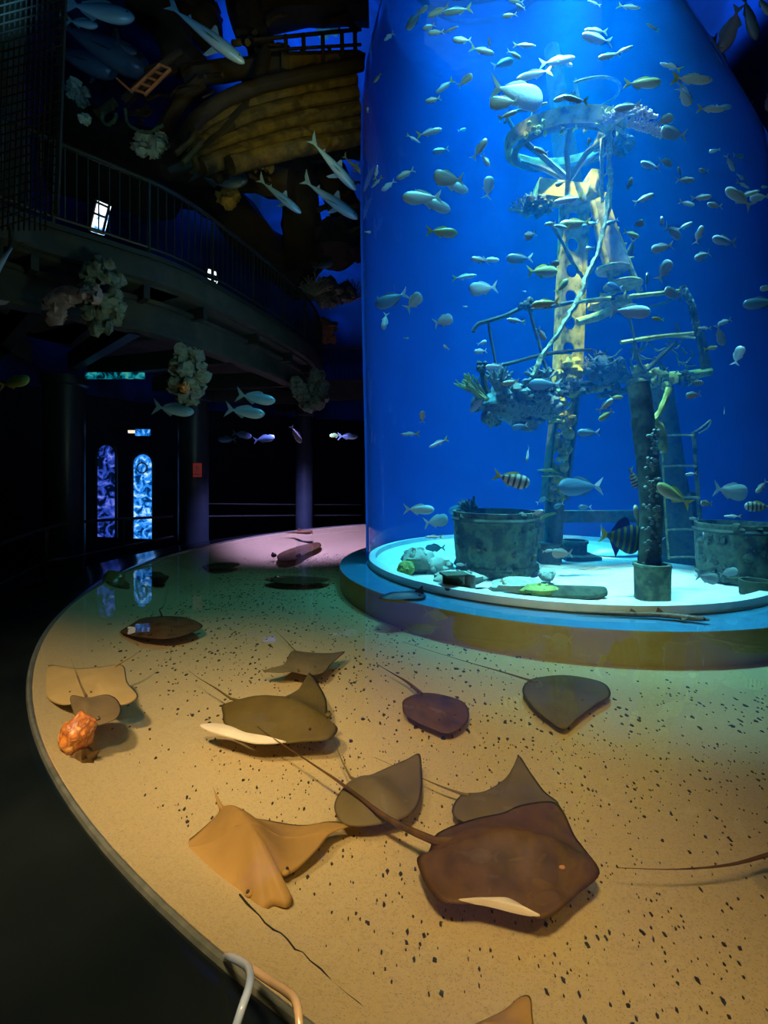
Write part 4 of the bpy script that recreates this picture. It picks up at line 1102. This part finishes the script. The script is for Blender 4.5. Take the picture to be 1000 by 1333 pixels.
mb = MB(); band(mb, EC, 0, DZ-.30, DZ-.01, .12); mb.build('fascia', M['conc'], balc)
mb = MB(); band(mb, EC, -.03, DZ-.04, DZ+.015, .2); mb.build('edge_strip', M['steel'], balc)
mb = MB(); band(mb, EC, .3, DZ-.82, DZ-.46, .1); band(mb, EC, .24, DZ-.48, DZ-.43, .22); band(mb, EC, .24, DZ-.85, DZ-.80, .22); mb.build('ring_girder', M['conc'], balc)
mb = MB(); band(mb, EC, .1, DZ-.34, DZ-.28, 3.6); mb.build('deck_slab', M['conc'], balc)
for i in range(8, len(EC)-6, 5):
    p = EC[i]; t = (EC[i+1]-EC[i-1]).normalized(); nn = Vector((-t.y, t.x, 0)); a = math.atan2(nn.y, nn.x); R_ = Matrix.Rotation(a, 3, 'Z')
    mb = MB(); mb.box(Vector((p.x, p.y, DZ-.42))+nn*.2, (.26, .07, .16), R_); mb.build('bracket', M['steel'], balc)
for i in range(6, len(EC)-8, 9):
    p = EC[i]; t = (EC[i+1]-EC[i-1]).normalized(); nn = Vector((-t.y, t.x, 0)); a = math.atan2(nn.y, nn.x); R_ = Matrix.Rotation(a, 3, 'Z')
    mb = MB(); mb.box(Vector((p.x, p.y, DZ-.7))+nn*1.9, (3.0, .14, .3), R_); mb.build('joist', M['steel'], balc)
rail = empty('balcony_railing', (EC[30].x, EC[30].y, DZ), 'dark metal railing of thin upright bars along the curved balcony edge', 'railing')
mb = MB(); mb.tube([p+Vector((0, 0, .88)) for p in EC], .028, 8); mb.build('top_rail', M['steel'], rail)
mb = MB(); mb.tube([p+Vector((0, 0, .09)) for p in EC], .016, 6); mb.build('bottom_rail', M['steel'], rail)
# even spacing along the curve
cum = [0]
for a, b in zip(EC, EC[1:]): cum.append(cum[-1]+(b-a).length)
def at(s):
    for i in range(len(EC)-1):
        if s <= cum[i+1]: return EC[i].lerp(EC[i+1], (s-cum[i])/(cum[i+1]-cum[i]))
    return EC[-1]
s0 = 1.2; tot = cum[-1]-1.0; nb = 92
for i in range(nb):
    p = at(s0+(tot-s0)*i/(nb-1)); big = i % 9 == 0
    mb = MB(); mb.tube([p+Vector((0, 0, .0 if big else .09)), p+Vector((0, 0, .88))], .022 if big else .0085, 6); mb.build('post' if big else 'baluster', M['steel'], rail)
# far balcony beyond the curved one
fb = empty('far_balcony', (0, 12.9, 3.5), 'far short balcony with railing seen between curved balcony and tank', 'balcony')
mb = MB(); mb.box((.2, 13.0, 3.62), (4.6, .5, .5)); mb.build('fascia', M['conc'], fb)
mb = MB(); mb.tube([(-2.1, 12.8, 4.75), (2.5, 12.8, 4.75)], .03, 8); mb.build('top_rail', M['steel'], fb)
for i in range(34): mb = MB(); x = -2.0+i*.13; mb.tube([(x, 12.8, 3.87), (x, 12.8, 4.75)], .012, 5); mb.build('baluster', M['steel'], fb)

M['col'] = pmat('dark glossy column', [(.02, .035, .045), (.01, .02, .028)], 3, .35, .2)
for x, d, r, y1, n_, kk in ((84, 8.0, .31, 3.5, 1, 'round'), (252, 9.6, .30, 3.5, 2, 'round'), (396, 12.0, .22, 3.5, 3, 'round')):
    c = P(x, 620, d); mb = MB(); mb.lathe([(r, -.75), (r, 2.75), (r*1.15, 2.78), (r*1.15, 2.92)], (c.x, c.y, 0), 28); tag(mb.build('column', M['col']), kind='structure')
c = P(6, 300, 4.9); mb = MB(); mb.lathe([(.2, 3.84), (.18, 12)], (c.x-.04, c.y, 0), 18, jit=.04); tag(mb.build('column', pmat('mossy column', [(.03, .03, .01), (.015, .02, .01)], 5, .8, .8)), kind='structure')
# low wall and barrier behind the pool
br = empty('barrier_rail', P(60, 700, 6.2), 'low dark barrier rail curving behind the pool at the far left', 'railing')
for y_ in (0, 44): bar_ = MB(); bar_.tube(spline([P(-120, 745+y_*1.5, 4.6), P(0, 708+y_*1.2, 5.4), P(60, 688+y_, 6.3), P(110, 679+y_, 7.2), P(225, 672+y_*.6, 9)], 5), .025, 7); bar_.build('rail', M['steel'], br)
for x, y, d in ((-60, 728, 5), (60, 688, 6.3), (160, 676, 8)): mb = MB(); p = P(x, y, d); mb.tube([(p.x, p.y, -.75), p], .03, 7); mb.build('post', M['steel'], br)
br2 = empty('barrier_rail', P(380, 672, 11.5), 'thin dark barrier rail at the far side of the pool below the small fish', 'railing')
for z in (.25, .55): mb = MB(); mb.tube([P(270, 664, 11)+Vector((0, 0, z-.4)), P(370, 664, 12.6)+Vector((0, 0, z-.4)), P(470, 664, 13.2)+Vector((0, 0, z-.4))], .02, 6); mb.build('rail', M['steel'], br2)

# lit displays
def glow(name, stops, scale, st, wave=None):
    m, nt, N, L = _nt(name); out = N.new('ShaderNodeOutputMaterial'); e = N.new('ShaderNodeEmission'); e.inputs[1].default_value = st
    tc = N.new('ShaderNodeTexCoord'); nz = N.new('ShaderNodeTexNoise'); nz.inputs['Scale'].default_value = scale; nz.inputs['Detail'].default_value = 6; nz.inputs['Distortion'].default_value = 1.2
    r = N.new('ShaderNodeValToRGB'); el = r.color_ramp.elements
    for i, (p, c) in enumerate(stops):
        q = el[i] if i < 2 else el.new(p)
        q.position = p; q.color = (*c, 1)
    L.new(tc.outputs['Object'], nz.inputs[0]); L.new(nz.outputs['Fac'], r.inputs[0]); L.new(r.outputs[0], e.inputs[0]); L.new(e.outputs[0], out.inputs[0]); return m
gm1 = glow('blue violet display', [(.42, (.0, .004, .02)), (.55, (.03, .08, .6)), (.68, (.25, .3, .9))], 5, .9)
gm2 = glow('bright blue display', [(.38, (.0, .02, .1)), (.52, (.02, .25, .9)), (.66, (.5, .8, 1))], 6, 1.3)
def display(px0, px1, y0, y1, d, mat, label, arch=True):
    a, b = P(px0, y1, d), P(px1, y1, d); top = P(px0, y0, d).z; w_ = b.x-a.x; zt = top-w_*.5 if arch else top
    root = empty('wall_display', (a.x+w_/2, d, a.z), label, 'display')
    poly = [(a.x, a.z), (b.x, a.z)]+([(b.x-w_/2+w_/2*math.cos(t), zt+w_/2*math.sin(t)) for t in [PI*i/10 for i in range(11)]] if arch else [(b.x, top), (a.x, top)])
    mb = MB(); mb.prism([(x, d, z) for x, z in poly], (0, .02, 0)); mb.build('lit_panel', mat, root, smooth=False)
    mb = MB(); cyc = [Vector((x, d-.02, z)) for x, z in poly]; mb.tube(cyc+[cyc[0]], .03, 6); mb.build('frame', M['steel'], root); return root
display(126, 152, 578, 700, 10.0, gm1, 'tall dim violet blue lit panel, left one of the pair behind the columns')
d2 = display(173, 200, 590, 702, 10.4, gm2, 'tall bright blue lit panel with round window, right one of the pair')
c = P(185, 609, 10.3); mb = MB(); mb.lathe([(.10, -.02), (.13, 0), (.10, .02)], c, 20, axis=Matrix.Rotation(PI/2, 3, 'X')); mb.build('porthole_ring', M['white_ring'], d2)
def boxlabel(name, c, size, mat, label, cat): mb = MB(); mb.box(c, size); o = mb.build(name, mat, smooth=False); return tag(o, label, cat)
boxlabel('lamp', P(172, 562, 10.2), (.14, .08, .06), glow('warm lamp', [(.3, (1, .8, .5)), (.6, (1, .95, .8))], 9, 1.0), 'small warm lamp over the lit panels', 'lamp')
boxlabel('screen', P(186, 563, 10.2), (.3, .08, .14), gm2, 'small glowing cyan screen above the bright blue panel', 'screen')
sg = empty('wall_sign', P(257, 613, 9.2), 'small red pictogram sign on the second column', 'sign')
c = P(257, 612, 9.22); mb = MB(); mb.box(c, (.17, .02, .28)); mb.build('plate', pmat('red sign', [(.35, .04, .03), (.28, .03, .03)], 3, .5, 0, emit=.25), sg, smooth=False)
mb = MB(); mb.lathe([(.035, -.004), (.055, -.004), (.055, .004), (.035, .004)], c+Vector((0, -.014, .03)), 18, axis=Matrix.Rotation(PI/2, 3, 'X')); mb.box(c+Vector((0, -.014, .03)), (.012, .006, .09), Matrix.Rotation(.7, 3, 'Y')); mb.box(c+Vector((0, -.014, -.08)), (.11, .006, .02)); mb.build('pictogram', pmat('sign white', [(.8, .7, .65), (.7, .6, .6)], 3, .5, 0), sg)
# lit windows of the upper floor
wm = glow('daylit window', [(.40, (.05, .25, .6)), (.47, (.7, .9, 1)), (.6, (.9, 1, 1))], 4, 2.2)
def window(corners, d, n, label_n):
    root = bpy.data.objects.new(f'window_{label_n}', None); COL.objects.link(root); root.location = P(*corners[0], d); root['kind'] = 'structure'
    pc = [P(x, y, d) for x, y in corners]
    mb = MB(); mb.prism(pc, (0, .03, 0)); mb.build('pane', wm, root, smooth=False)
    mb = MB(); mb.tube([p+Vector((0, -.03, 0)) for p in pc+[pc[0]]], .02, 6)
    for t in n: a = pc[0].lerp(pc[3], t); b = pc[1].lerp(pc[2], t); mb.tube([a+Vector((0, -.03, 0)), b+Vector((0, -.03, 0))], .018, 6)
    mb.build('window_frame', M['steel'], root)
window([(127, 260), (144, 268), (135, 306), (118, 301)], 7.2, (.1, .45), 1)
window([(115, 306), (133, 310), (131, 316), (113, 312)], 7.2, (), 2)
window([(271, 349), (283, 354), (283, 361), (270, 357)], 8.6, (), 3)
window([(270, 361), (283, 366), (282, 369), (270, 366)], 8.6, (), 4)
mb = MB(); v = P(277, 353, 8.5); mb.tube([v+Vector((0, -.02, .1)), v+Vector((0, -.02, -.12))], .02, 6); tag(mb.build('trim_4', M['steel']), kind='structure')

# coral crusts hanging on the balcony
def crust(cx_, cy_, rx, ry, d, n, s, mat, label, seed, cat='coral', name='coral_crust', drop=0):
    random.seed(seed); mb = MB()
    for i in range(n):
        a = random.uniform(0, 2*PI); q = math.sqrt(random.random()); x = cx_+rx*q*math.cos(a); y = cy_+ry*q*math.sin(a)
        mb.blob(P(x, y, d+random.uniform(-.12, .12)), s*random.uniform(.45, 1), 9, .45, 2.6, i+seed)
    return one(name, mb, mat, label, cat)
crust(133, 385, 26, 50, 4.9, 60, .09, M['lump'], 'dark lumpy coral crust hanging on the balcony front, leftmost', 101)
random.seed(9); sh = MB(); c = P(88, 402, 4.75)
for i in range(9):
    a = -.6+i*.28; d_ = Vector((-math.cos(a), 0, math.sin(a)*.9)); sh.blob(c+d_*.14, (.12, .05, .10), 10, .35, 2, i)
one('shell_coral', sh, M['pink'], 'pinkish ruffled shell coral beside the leftmost crust on the balcony', 'coral')
crust(118, 382, 13, 12, 4.65, 9, .06, M['pink'], 'small pale pink coral knob between shell coral and leftmost crust', 102)
crust(245, 487, 22, 34, 5.6, 44, .10, M['lump'], 'lumpy coral crust hanging under the middle of the balcony', 103)
rock(P(240, 505, 5.4), .06, M['mottle'], 'orange knob in the lower part of the middle coral crust', 71, 'coral', 'orange_coral')
crust(404, 508, 22, 24, 8.4, 44, .13, M['lump'], 'blue grey coral crust hanging under the far tip of the balcony', 104)
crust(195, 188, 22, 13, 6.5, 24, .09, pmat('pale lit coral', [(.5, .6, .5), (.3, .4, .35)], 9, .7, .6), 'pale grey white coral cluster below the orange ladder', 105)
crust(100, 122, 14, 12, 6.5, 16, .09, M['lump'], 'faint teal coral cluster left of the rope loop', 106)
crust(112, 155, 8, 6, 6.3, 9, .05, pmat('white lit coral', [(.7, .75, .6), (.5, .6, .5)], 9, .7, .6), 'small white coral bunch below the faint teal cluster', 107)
crust(295, 255, 10, 14, 8.5, 14, .12, pmat('golden coral', [(.7, .5, .1), (.4, .25, .05)], 9, .7, .6), 'small golden yellow coral left of the blue backdrop', 108)
crust(425, 380, 34, 14, 10.5, 40, .16, M['lump'], 'tangle of pale coral above the far balcony', 109)
fan_coral(P(410, 385, 10.2), .5, .5, pmat('pale tan coral', [(.5, .5, .35), (.3, .3, .22)], 9, .7, .4), 'pale spiky coral at the far end of the balcony railing', 61)
fan_coral(P(458, 392, 10.6), .5, .5, pmat('violet coral', [(.3, .18, .35), (.2, .12, .25)], 9, .7, .4), 'violet spiky coral next to the tank above the far balcony', 62)
reef(P(425, 430, 12.3), .25, .35, 16, .12, pmat('golden rock', [(.35, .22, .06), (.2, .12, .04)], 9, .7, .6), 'warm lit rock on the wall above the far balcony', 63, 'rock', 'rock')
boxlabel('shelf_light', P(150, 489, 7.6), (.95, .06, .1), glow('teal strip', [(.45, (.0, .02, .03)), (.55, (.0, .35, .5)), (.7, (.1, .7, .5))], 7, .5), 'teal glowing strip under the balcony beside the first column', 'light')
# ------------------------------------------------------------------ sunken ship and hanging sea animals overhead
random.seed(41)
hull = empty('ship_hull', P(350, 150, 7.2), 'curved golden brown planks of a wooden ship hull hanging under the ceiling', 'ship')
def plank(pts, d0, d1, r, mat=None):
    n = len(pts); mb = MB(); mb.tube(spline([P(x, y, lerp(d0, d1, i/(n-1))) for i, (x, y) in enumerate(pts)], 6), r, 10, .06, .8); return mb.build('plank', mat or M['timber'], hull)
for k, pts in enumerate([[(236, 198), (270, 166), (320, 140), (380, 120), (462, 104)], [(240, 206), (280, 176), (330, 152), (390, 136), (464, 122)], [(246, 214), (290, 190), (345, 168), (400, 154), (466, 142)],
    [(262, 218), (310, 200), (360, 184), (415, 172), (468, 162)], [(300, 216), (350, 202), (400, 190), (440, 184), (468, 178)]]):
    plank(pts, 6.6, 7.8, .15)
for pts in ([(232, 190), (262, 150), (320, 118), (400, 98), (470, 84)], [(215, 225), (262, 200), (300, 165), (330, 120), (345, 70)]): plank(pts, 6.4, 7.6, .13, M['timber_d'])
for pts in ([(238, 212), (252, 196), (262, 186)], [(228, 200), (246, 186), (256, 172)]): plank(pts, 6.2, 6.3, .05)
dk = empty('ship_deck', P(420, 80, 7.8), 'ship deck edge with thin broken railing high beside the tank', 'deck')
mb = MB(); a, b = P(372, 80, 7.4), P(470, 76, 8.4); mb.tube([a, b], .14, 4); mb.build('deck_edge', M['timber'], dk)
for p0, p1, r in (((330, 52), (470, 38), .03), ((340, 66), (470, 58), .025)): mb = MB(); mb.tube([P(*p0, 7.6), P(*p1, 8.2)], r, 6); mb.build('rail', M['timber_d'], dk)
for x in (372, 395, 420, 445, 462): mb = MB(); mb.tube([P(x, 46-(x-372)*.07, 7.7), P(x+1, 80, 7.7)], .035, 6); mb.build('post', M['timber_d'], dk)
def beam(pts, d, r, label, mat='timber_d', name='ship_beam', cat='beam'):
    mb = MB(); mb.tube(spline(TP(pts, d), 5), r, 8, .12); return one(name, mb, M[mat], label, cat)
beam([(180, 0), (215, 30), (235, 70), (262, 100)], 8, .30, 'dark thick beam curving down behind the blue shark')
beam([(320, 0), (330, 40), (345, 80), (330, 120)], 8.4, .26, 'dark upright beam right of the blue shark')
beam([(300, 18), (380, 8), (480, 5)], 9, .35, 'dark thick beam along the top edge left of the tank')
beam([(80, 140), (150, 175), (220, 210), (300, 222), (380, 235)], 8.6, .34, 'long dark beam sagging above the curved balcony')
beam([(262, 105), (230, 140), (205, 190)], 7.4, .12, 'dark rib crossing behind the orange ladder')
beam([(388, 215), (392, 290), (398, 350)], 10, .42, 'dark trunk between the two blue backdrop areas')
beam([(380, 205), (430, 190), (475, 186)], 9.5, .3, 'dark beam end under the hull planks beside the tank')
beam([(240, 100), (290, 92), (372, 84)], 7.8, .16, 'dark spar between the ladder top and the ship deck')
beam([(410, 190), (440, 250), (478, 330)], 11, .4, 'dark slanting mass behind the hanging fish beside the tank')
beam([(190, 230), (280, 255), (350, 330), (400, 365)], 10.5, .5, 'dark rocky ridge rising behind the balcony railing')
beam([(80, 200), (150, 220), (220, 236)], 9.6, .8, 'broad dark rock mass behind the left part of the balcony railing')
for i, (x, y, r, lab) in enumerate(((260, 25, .45, 'dark rock mass above the blue shark'), (425, 25, .3, 'dark rock mass high left of the tank'), (150, 195, .5, 'dark rock mass left below the pale coral cluster'), (345, 195, .4, 'dark rock mass below the hull planks'), (440, 320, .5, 'dark rock mass between backdrop and tank'))):
    rock(P(x, y, 9.8), r, M['timber_d'], lab, 80+i, 'rock', 'hanging_rock')
# orange ladder and ropes
ld = empty('wooden_ladder', P(195, 110, 6.4), 'short orange lit ladder leaning among the ship wreckage', 'ladder')
M['orange'] = pmat('orange lit wood', [(.5, .22, .07), (.3, .13, .05)], 6, .7, .2)
for a, b in (((172, 118), (208, 84)), ((188, 124), (222, 90))): mb = MB(); mb.tube(TP([a, b], 6.3), .022, 6); mb.build('side_rail', M['orange'], ld)
for k in range(5): mb = MB(); t = k/4; mb.tube(TP([(174+34*t, 116-32*t), (190+32*t, 122-32*t)], 6.3), .018, 6); mb.build('rung', M['orange'], ld)
rope([(134, 146), (134, 158), (140, 162), (148, 158), (152, 148)], 6.2, .022, M['darkrope'], 'short rope loop left below the orange ladder')
rope([(163, 142), (166, 160), (182, 171), (198, 171), (212, 162)], 6.2, .022, M['darkrope'], 'longer sagging rope under the orange ladder')
beam([(152, 102), (172, 120)], 6.3, .015, 'thin orange stick crossing the ladder foot', 'orange', 'stick', 'stick')
beam([(160, 132), (196, 96), (236, 66)], 6.8, .05, 'thin dark spar beside the orange ladder')
# net at the far left
nt_ = empty('hanging_net', P(45, 300, 3.4), 'tall dark net of crossed bars hanging at the upper left edge', 'net')
for i in range(12):
    x = 8+i*7; mb = MB(); mb.tube([P(x-12, 300-(i > 9)*20, 3.3), P(x, -40, 3.5)], .007 if i != 11 else .02, 5); mb.build('upright_cord', M['timber_d'], nt_)
for i in range(26):
    y = -20+i*12; mb = MB(); mb.tube([P(0, y+16, 3.35), P(84-(i*.5), y-6, 3.35)], .006, 5); mb.build('cross_cord', M['timber_d'], nt_)
# coloured hanging animals
M['sk_blue'] = fishmat('blue lit shark skin', (.06, .20, .35), (.18, .42, .62), (.5, .7, .8))
M['sk_dark'] = fishmat('dull fish skin', (.03, .08, .16), (.06, .14, .28), (.14, .25, .4))
M['sk_pink'] = fishmat('pink grey fish skin', (.25, .2, .28), (.45, .35, .45), (.6, .5, .55))
M['fin_blue'] = pmat('blue fin', [(.2, .35, .45), (.15, .28, .38)], 5, .5, .05)
def shark_proto(name, mat, fmat, whale=False):
    H = .085 if not whale else .16; prof = []
    for x in [.5, .48, .44, .38, .30, .2, .08, -.05, -.18, -.3, -.38, -.44]:
        t = (.5-x)/.94; hh = H*(math.sin(PI*min(1, t**.62))**.8) if t > 0 else 0
        prof.append((x, -.1*H, max(.012, hh), max(.01, hh*.85)))
    mb = MB(); mb.add(*body_loft(prof, 14)); o = mb.build(name, mat, None, origin=(0, 0, 0))
    def part(nm, v, f, m_): b = MB(); b.add(v, f); p = b.build(nm, m_, None, smooth=False, origin=(0, 0, 0)); p.parent = o
    part('tail_fin', *fin([(-.40, .01), (-.46, .05), (-.60, .17), (-.555, .06), (-.50, -.005), (-.56, -.09), (-.46, -.03), (-.40, -.02)]), fmat)
    part('dorsal_fin', *fin([(.12, H*.7), (.02, H+.09), (-.01, H+.085), (-.015, H*.8)]), fmat)
    part('second_dorsal_fin', *fin([(-.24, H*.3), (-.29, H*.3+.06), (-.31, H*.2)]), fmat)
    for s in (-1, 1):
        v, f = fin([(.2, 0), (.02, -.17), (-.03, -.18), (.08, 0)], 0, .008); R_ = Matrix.Rotation(s*.95, 3, 'X'); v = [R_ @ Vector((q[0], q[1], q[2]))+Vector((0, s*H*.55, -H*.3)) for q in v]; part('pectoral_fin', v, f, fmat)
        b = MB(); b.blob((.42, s*H*.52, H*.08), .011, 8, 0); e = b.build('eye', FM['eye'], None, origin=(0, 0, 0)); e.parent = o
    return o
PROTO['K'] = shark_proto('model_shark', M['sk_blue'], M['fin_blue'])
PROTO['W'] = shark_proto('model_whale', M['sk_dark'], FM['find'], True)
PROTO['N'] = make_fish('N', 'model_tuna', .14, .09, M['sk_blue'], M['fin_blue'], M['fin_blue'], .17, .66)
PROTO['R'] = make_fish('R', 'model_grouper', .17, .09, M['sk_pink'], M['fin_blue'], M['fin_blue'], .12, .66)
PROTO['J'] = make_fish('J', 'model_jack', .15, .08, M['sk_blue'], M['fin_blue'], M['fin_blue'], .17, .64)
PROTO['g'] = make_fish('g', 'model_parrotfish', .2, .09, fishmat('green fish skin', (.05, .25, .06), (.1, .4, .12), (.3, .5, .1)), FM['green'], FM['green'], .14, .6)
PROTO['d'] = make_fish('d', 'model_fish', .18, .08, M['sk_dark'], FM['find'], FM['find'], .15, .64)
def hang(k, x, y, l, ang, d, label, yaw=0, cat='fish', group=None, roll=0): return place_fish(k, P(x, y, d), l/FPX*d, ang, yaw, label, group, cat, roll)
hang('K', 272, 46, 98, 331, 5.8, 'blue lit model shark hanging at the top, left of the hull', 15, 'shark')
hang('N', 132, 14, 84, 352, 6.2, 'long blue model tuna at the very top left', 5)
hang('N', 108, 30, 40, 350, 6.6, 'smaller blue model tuna right under the long one at top left')
hang('W', 138, 62, 120, 335, 8.2, 'large dark blue model whale under the tunas at top left', 5, 'whale')
hang('W', 110, 78, 90, 340, 8.6, 'second dim model whale just below the large one', 0, 'whale')
hang('d', 165, 62, 30, 330, 7.4, 'dim ribbed model fish beside the whale head')
hang('K', 436, 216, 74, 318, 6.6, 'blue model shark diving beside the tank, uppermost of the four by the glass', 15, 'shark')
hang('K', 462, 216, 36, 318, 7.4, 'small model shark half hidden by the tank edge', 0, 'shark')
hang('K', 366, 256, 62, 325, 6.6, 'blue model shark left of the pair above the balcony tip', 10, 'shark')
hang('K', 432, 260, 84, 325, 7.0, 'larger blue model shark under the uppermost one beside the tank', 0, 'shark')
hang('d', 288, 230, 70, 352, 7.6, 'grey model fish with white lit back above the balcony railing')
hang('d', 422, 345, 26, 20, 9.6, 'small dim model fish in the school above the far balcony, leftmost')
hang('J', 445, 318, 16, 60, 10, 'tiny pale model fish high in the school above the far balcony')
hang('J', 432, 334, 22, 25, 10, 'tiny pale model fish in the middle of the school above the far balcony')
hang('J', 456, 336, 18, 40, 10, 'tiny pale model fish next to the tank in the far school')
hang('R', 950, 40, 54, 252, 5.4, 'pink grey model grouper nose down right of the tank top', 10)
hang('N', 977, 24, 56, 292, 5.6, 'blue model tuna nose down at the top right corner', 5)
hang('R', 937, 76, 54, 290, 6.6, 'slim pink model fish half behind the tank at upper right', 5)
hang('J', 995, 8, 30, 305, 5.2, 'blue model fish cut by the top right corner')
hang('J', 977, 146, 24, 275, 6.2, 'small blue model fish close right of the tank')
hang('R', 1000, 134, 22, 270, 6.2, 'pink model fish cut by the right edge')
hang('J', 228, 533, 50, 352, 6.0, 'blue model jack hanging alone below the balcony')
hang('J', 335, 518, 48, 350, 6.4, 'blue model jack, upper of the pair below the balcony')
hang('J', 321, 536, 48, 352, 6.2, 'blue model jack, lower of the pair below the balcony')
hang('g', 20, 497, 38, 15, 4.2, 'green model parrotfish at the left edge')
hang('d', 295, 572, 22, 180, 9, 'dim model fish far below the balcony, first of three')
hang('d', 316, 566, 24, 350, 9.4, 'dim model fish far below the balcony, middle of three')
hang('d', 345, 571, 26, 10, 9, 'dim model fish far below the balcony, rightmost of three')
hang('R', 386, 566, 24, 300, 8.6, 'small pink and white model fish diving below the balcony tip')
hang('g', 436, 567, 14, 180, 9.5, 'tiny green model fish far below the balcony by the tank')
hang('J', 454, 568, 24, 0, 9.5, 'small pale model fish next to the tiny green one')
hang('K', -28, 372, 150, 230, 3.2, 'blue shark tail reaching in at the left edge', 0, 'shark')

# loose ship wreckage: dark branches and splinters around the hull
random.seed(77)
WRK = [('left of the ladder', 120, 200, 90, 170, 7.5), ('between ladder and hull', 215, 275, 95, 200, 7.0), ('above the hull', 290, 460, 20, 100, 8.0), ('under the hull end', 240, 330, 190, 240, 7.0), ('beside the tank below the hull', 400, 466, 190, 330, 9.0)]
for where, x0, x1, y0, y1, d in WRK:
    root = empty('wreckage', P((x0+x1)/2, (y0+y1)/2, d), 'tangle of dark broken timber hanging '+where, 'wreckage')
    for i in range(12):
        x, y = random.uniform(x0, x1), random.uniform(y0, y1); a = random.uniform(-.9, .5); l = random.uniform(12, 42)
        pts = [P(x, y, d), P(x+l*.5*math.cos(a)+random.uniform(-4, 4), y+l*.5*math.sin(a)+random.uniform(-5, 5), d+random.uniform(-.1, .2)), P(x+l*math.cos(a), y+l*math.sin(a), d+random.uniform(-.2, .2))]
        mb = MB(); mb.tube(spline(pts, 3), random.choice([.02, .03, .05, .07]), 6, .3); mb.build('timber', M['timber' if i % 4 == 0 else 'timber_d'], root)
# ------------------------------------------------------------------ lights
def top_lamp(x, y, z, tx, ty, power, color, size, spread):
    o = area((x, y, z), (tx, ty, 0), power, color, size, disk=True); o.data.spread = math.radians(spread); return o
tx, ty, tr_ = section(8)
top_lamp(tx, ty+.2, 10.3, tx+.5, ty+.3, 330, (.06, .60, 1.0), 2.2, 36)
top_lamp(2.0, 4.95, 8.1, 2.15, 4.9, 105, (.22, .78, 1), .5, 34)
top_lamp(2.9, 5.5, 8.1, 3.2, 5.2, 85, (.22, .78, 1), .5, 36)
spot((2.1, 5.2, 7.9), P(752, 350, 6.2), 3200, (.95, 1.0, .16), 26, .8, .08)
spot((1.6, 5.3, 7.9), P(560, 300, 5.6), 230, (.2, .85, 1), 44, .9, .2)
# pool lamps
spot((-2.0, .3, 4.5), G(140, 980, ZB), 1350, (1.0, .70, .42), 44, 1, .25)
spot((-.4, -.9, 4.5), G(400, 1220, ZB), 1350, (1.0, .68, .34), 44, 1, .25)
spot((2.6, -.8, 4.5), G(860, 1300, ZB), 230, (1.0, .62, .20), 60, 1, .25)
spot((-.5, -.8, 3.8), P(760, 845, 3.0), 620, (1.0, .88, .30), 26, 1, .3)
spot((-1.7, 8.9, 3.0), (-1.9, 10.0, 0), 3200, (.46, .33, 1.0), 88, .8, .2)
area((1, 3.5, 7), (1, 4, 0), 22, (.30, .80, .72), 3)
spot((-.9, 6.4, 4.2), G(370, 790, ZB), 200, (.12, .70, .75), 70, 1, .3)
spot((2.5, 5.3, 7.9), P(735, 175, 6.1), 700, (.9, 1.0, .3), 20, .8, .08)
spot((2.9, 5.1, 7.9), P(825, 160, 5.3), 260, (1.0, .75, .4), 16, .8, .08)
spot((1.2, 5.3, 7.6), P(732, 585, 6.35), 1600, (1.0, 1.0, .25), 11, .8, .08)
# hall lamps
spot(P(-160, 0, 8), P(130, 60, 10.3), 4000, (.03, .3, 1), 60, 1, .2)
spot(P(350, 150, 9.2), P(345, 260, 14), 4500, (.03, .3, 1), 60, .8, .2)
spot(P(400, 140, 9.4), P(400, 50, 12), 2500, (.03, .3, 1), 70, .8, .2)
spot(P(380, 290, 10.9), P(455, 310, 14), 1500, (.03, .3, 1), 70, .8, .2)
spot(P(1040, 100, 9), P(890, 10, 11), 1500, (.03, .3, 1), 60, .8, .2)
spot((-.3, 4.0, 4.6), P(360, 150, 7.2), 150, (1.0, .78, .10), 50, 1, .2)
spot((-1.5, 1.0, 4.0), P(272, 46, 5.8), 160, (.15, .6, 1.0), 18, .6, .1)
spot((-2.5, 2.5, 4.0), P(120, 32, 6.3), 130, (.15, .6, 1.0), 30, .8, .1)
spot((.5, 1.0, 2.6), P(955, 50, 5.6), 50, (.45, .65, 1.0), 24, .8, .1)
spot((.3, 3.0, 1.6), P(250, 390, 5.8), 80, (.5, .85, .6), 70, 1, .2)
spot((.2, 5.2, 2.6), P(350, 440, 7.2), 40, (.25, .6, 1), 60, 1, .2)
spot((-.2, 2.0, 2.2), P(290, 527, 6.2), 26, (.3, .8, 1), 26, 1, .2)
spot((-.6, 4.0, 3.2), P(425, 240, 6.8), 90, (.18, .6, 1), 28, .8, .1)
spot((-2.6, 3.6, 5.0), P(197, 105, 6.3), 30, (1, .6, .3), 22, .8, .1)
spot((-2.6, 3.6, 3.6), P(195, 188, 6.4), 16, (.8, 1, .85), 14, .8, .1)
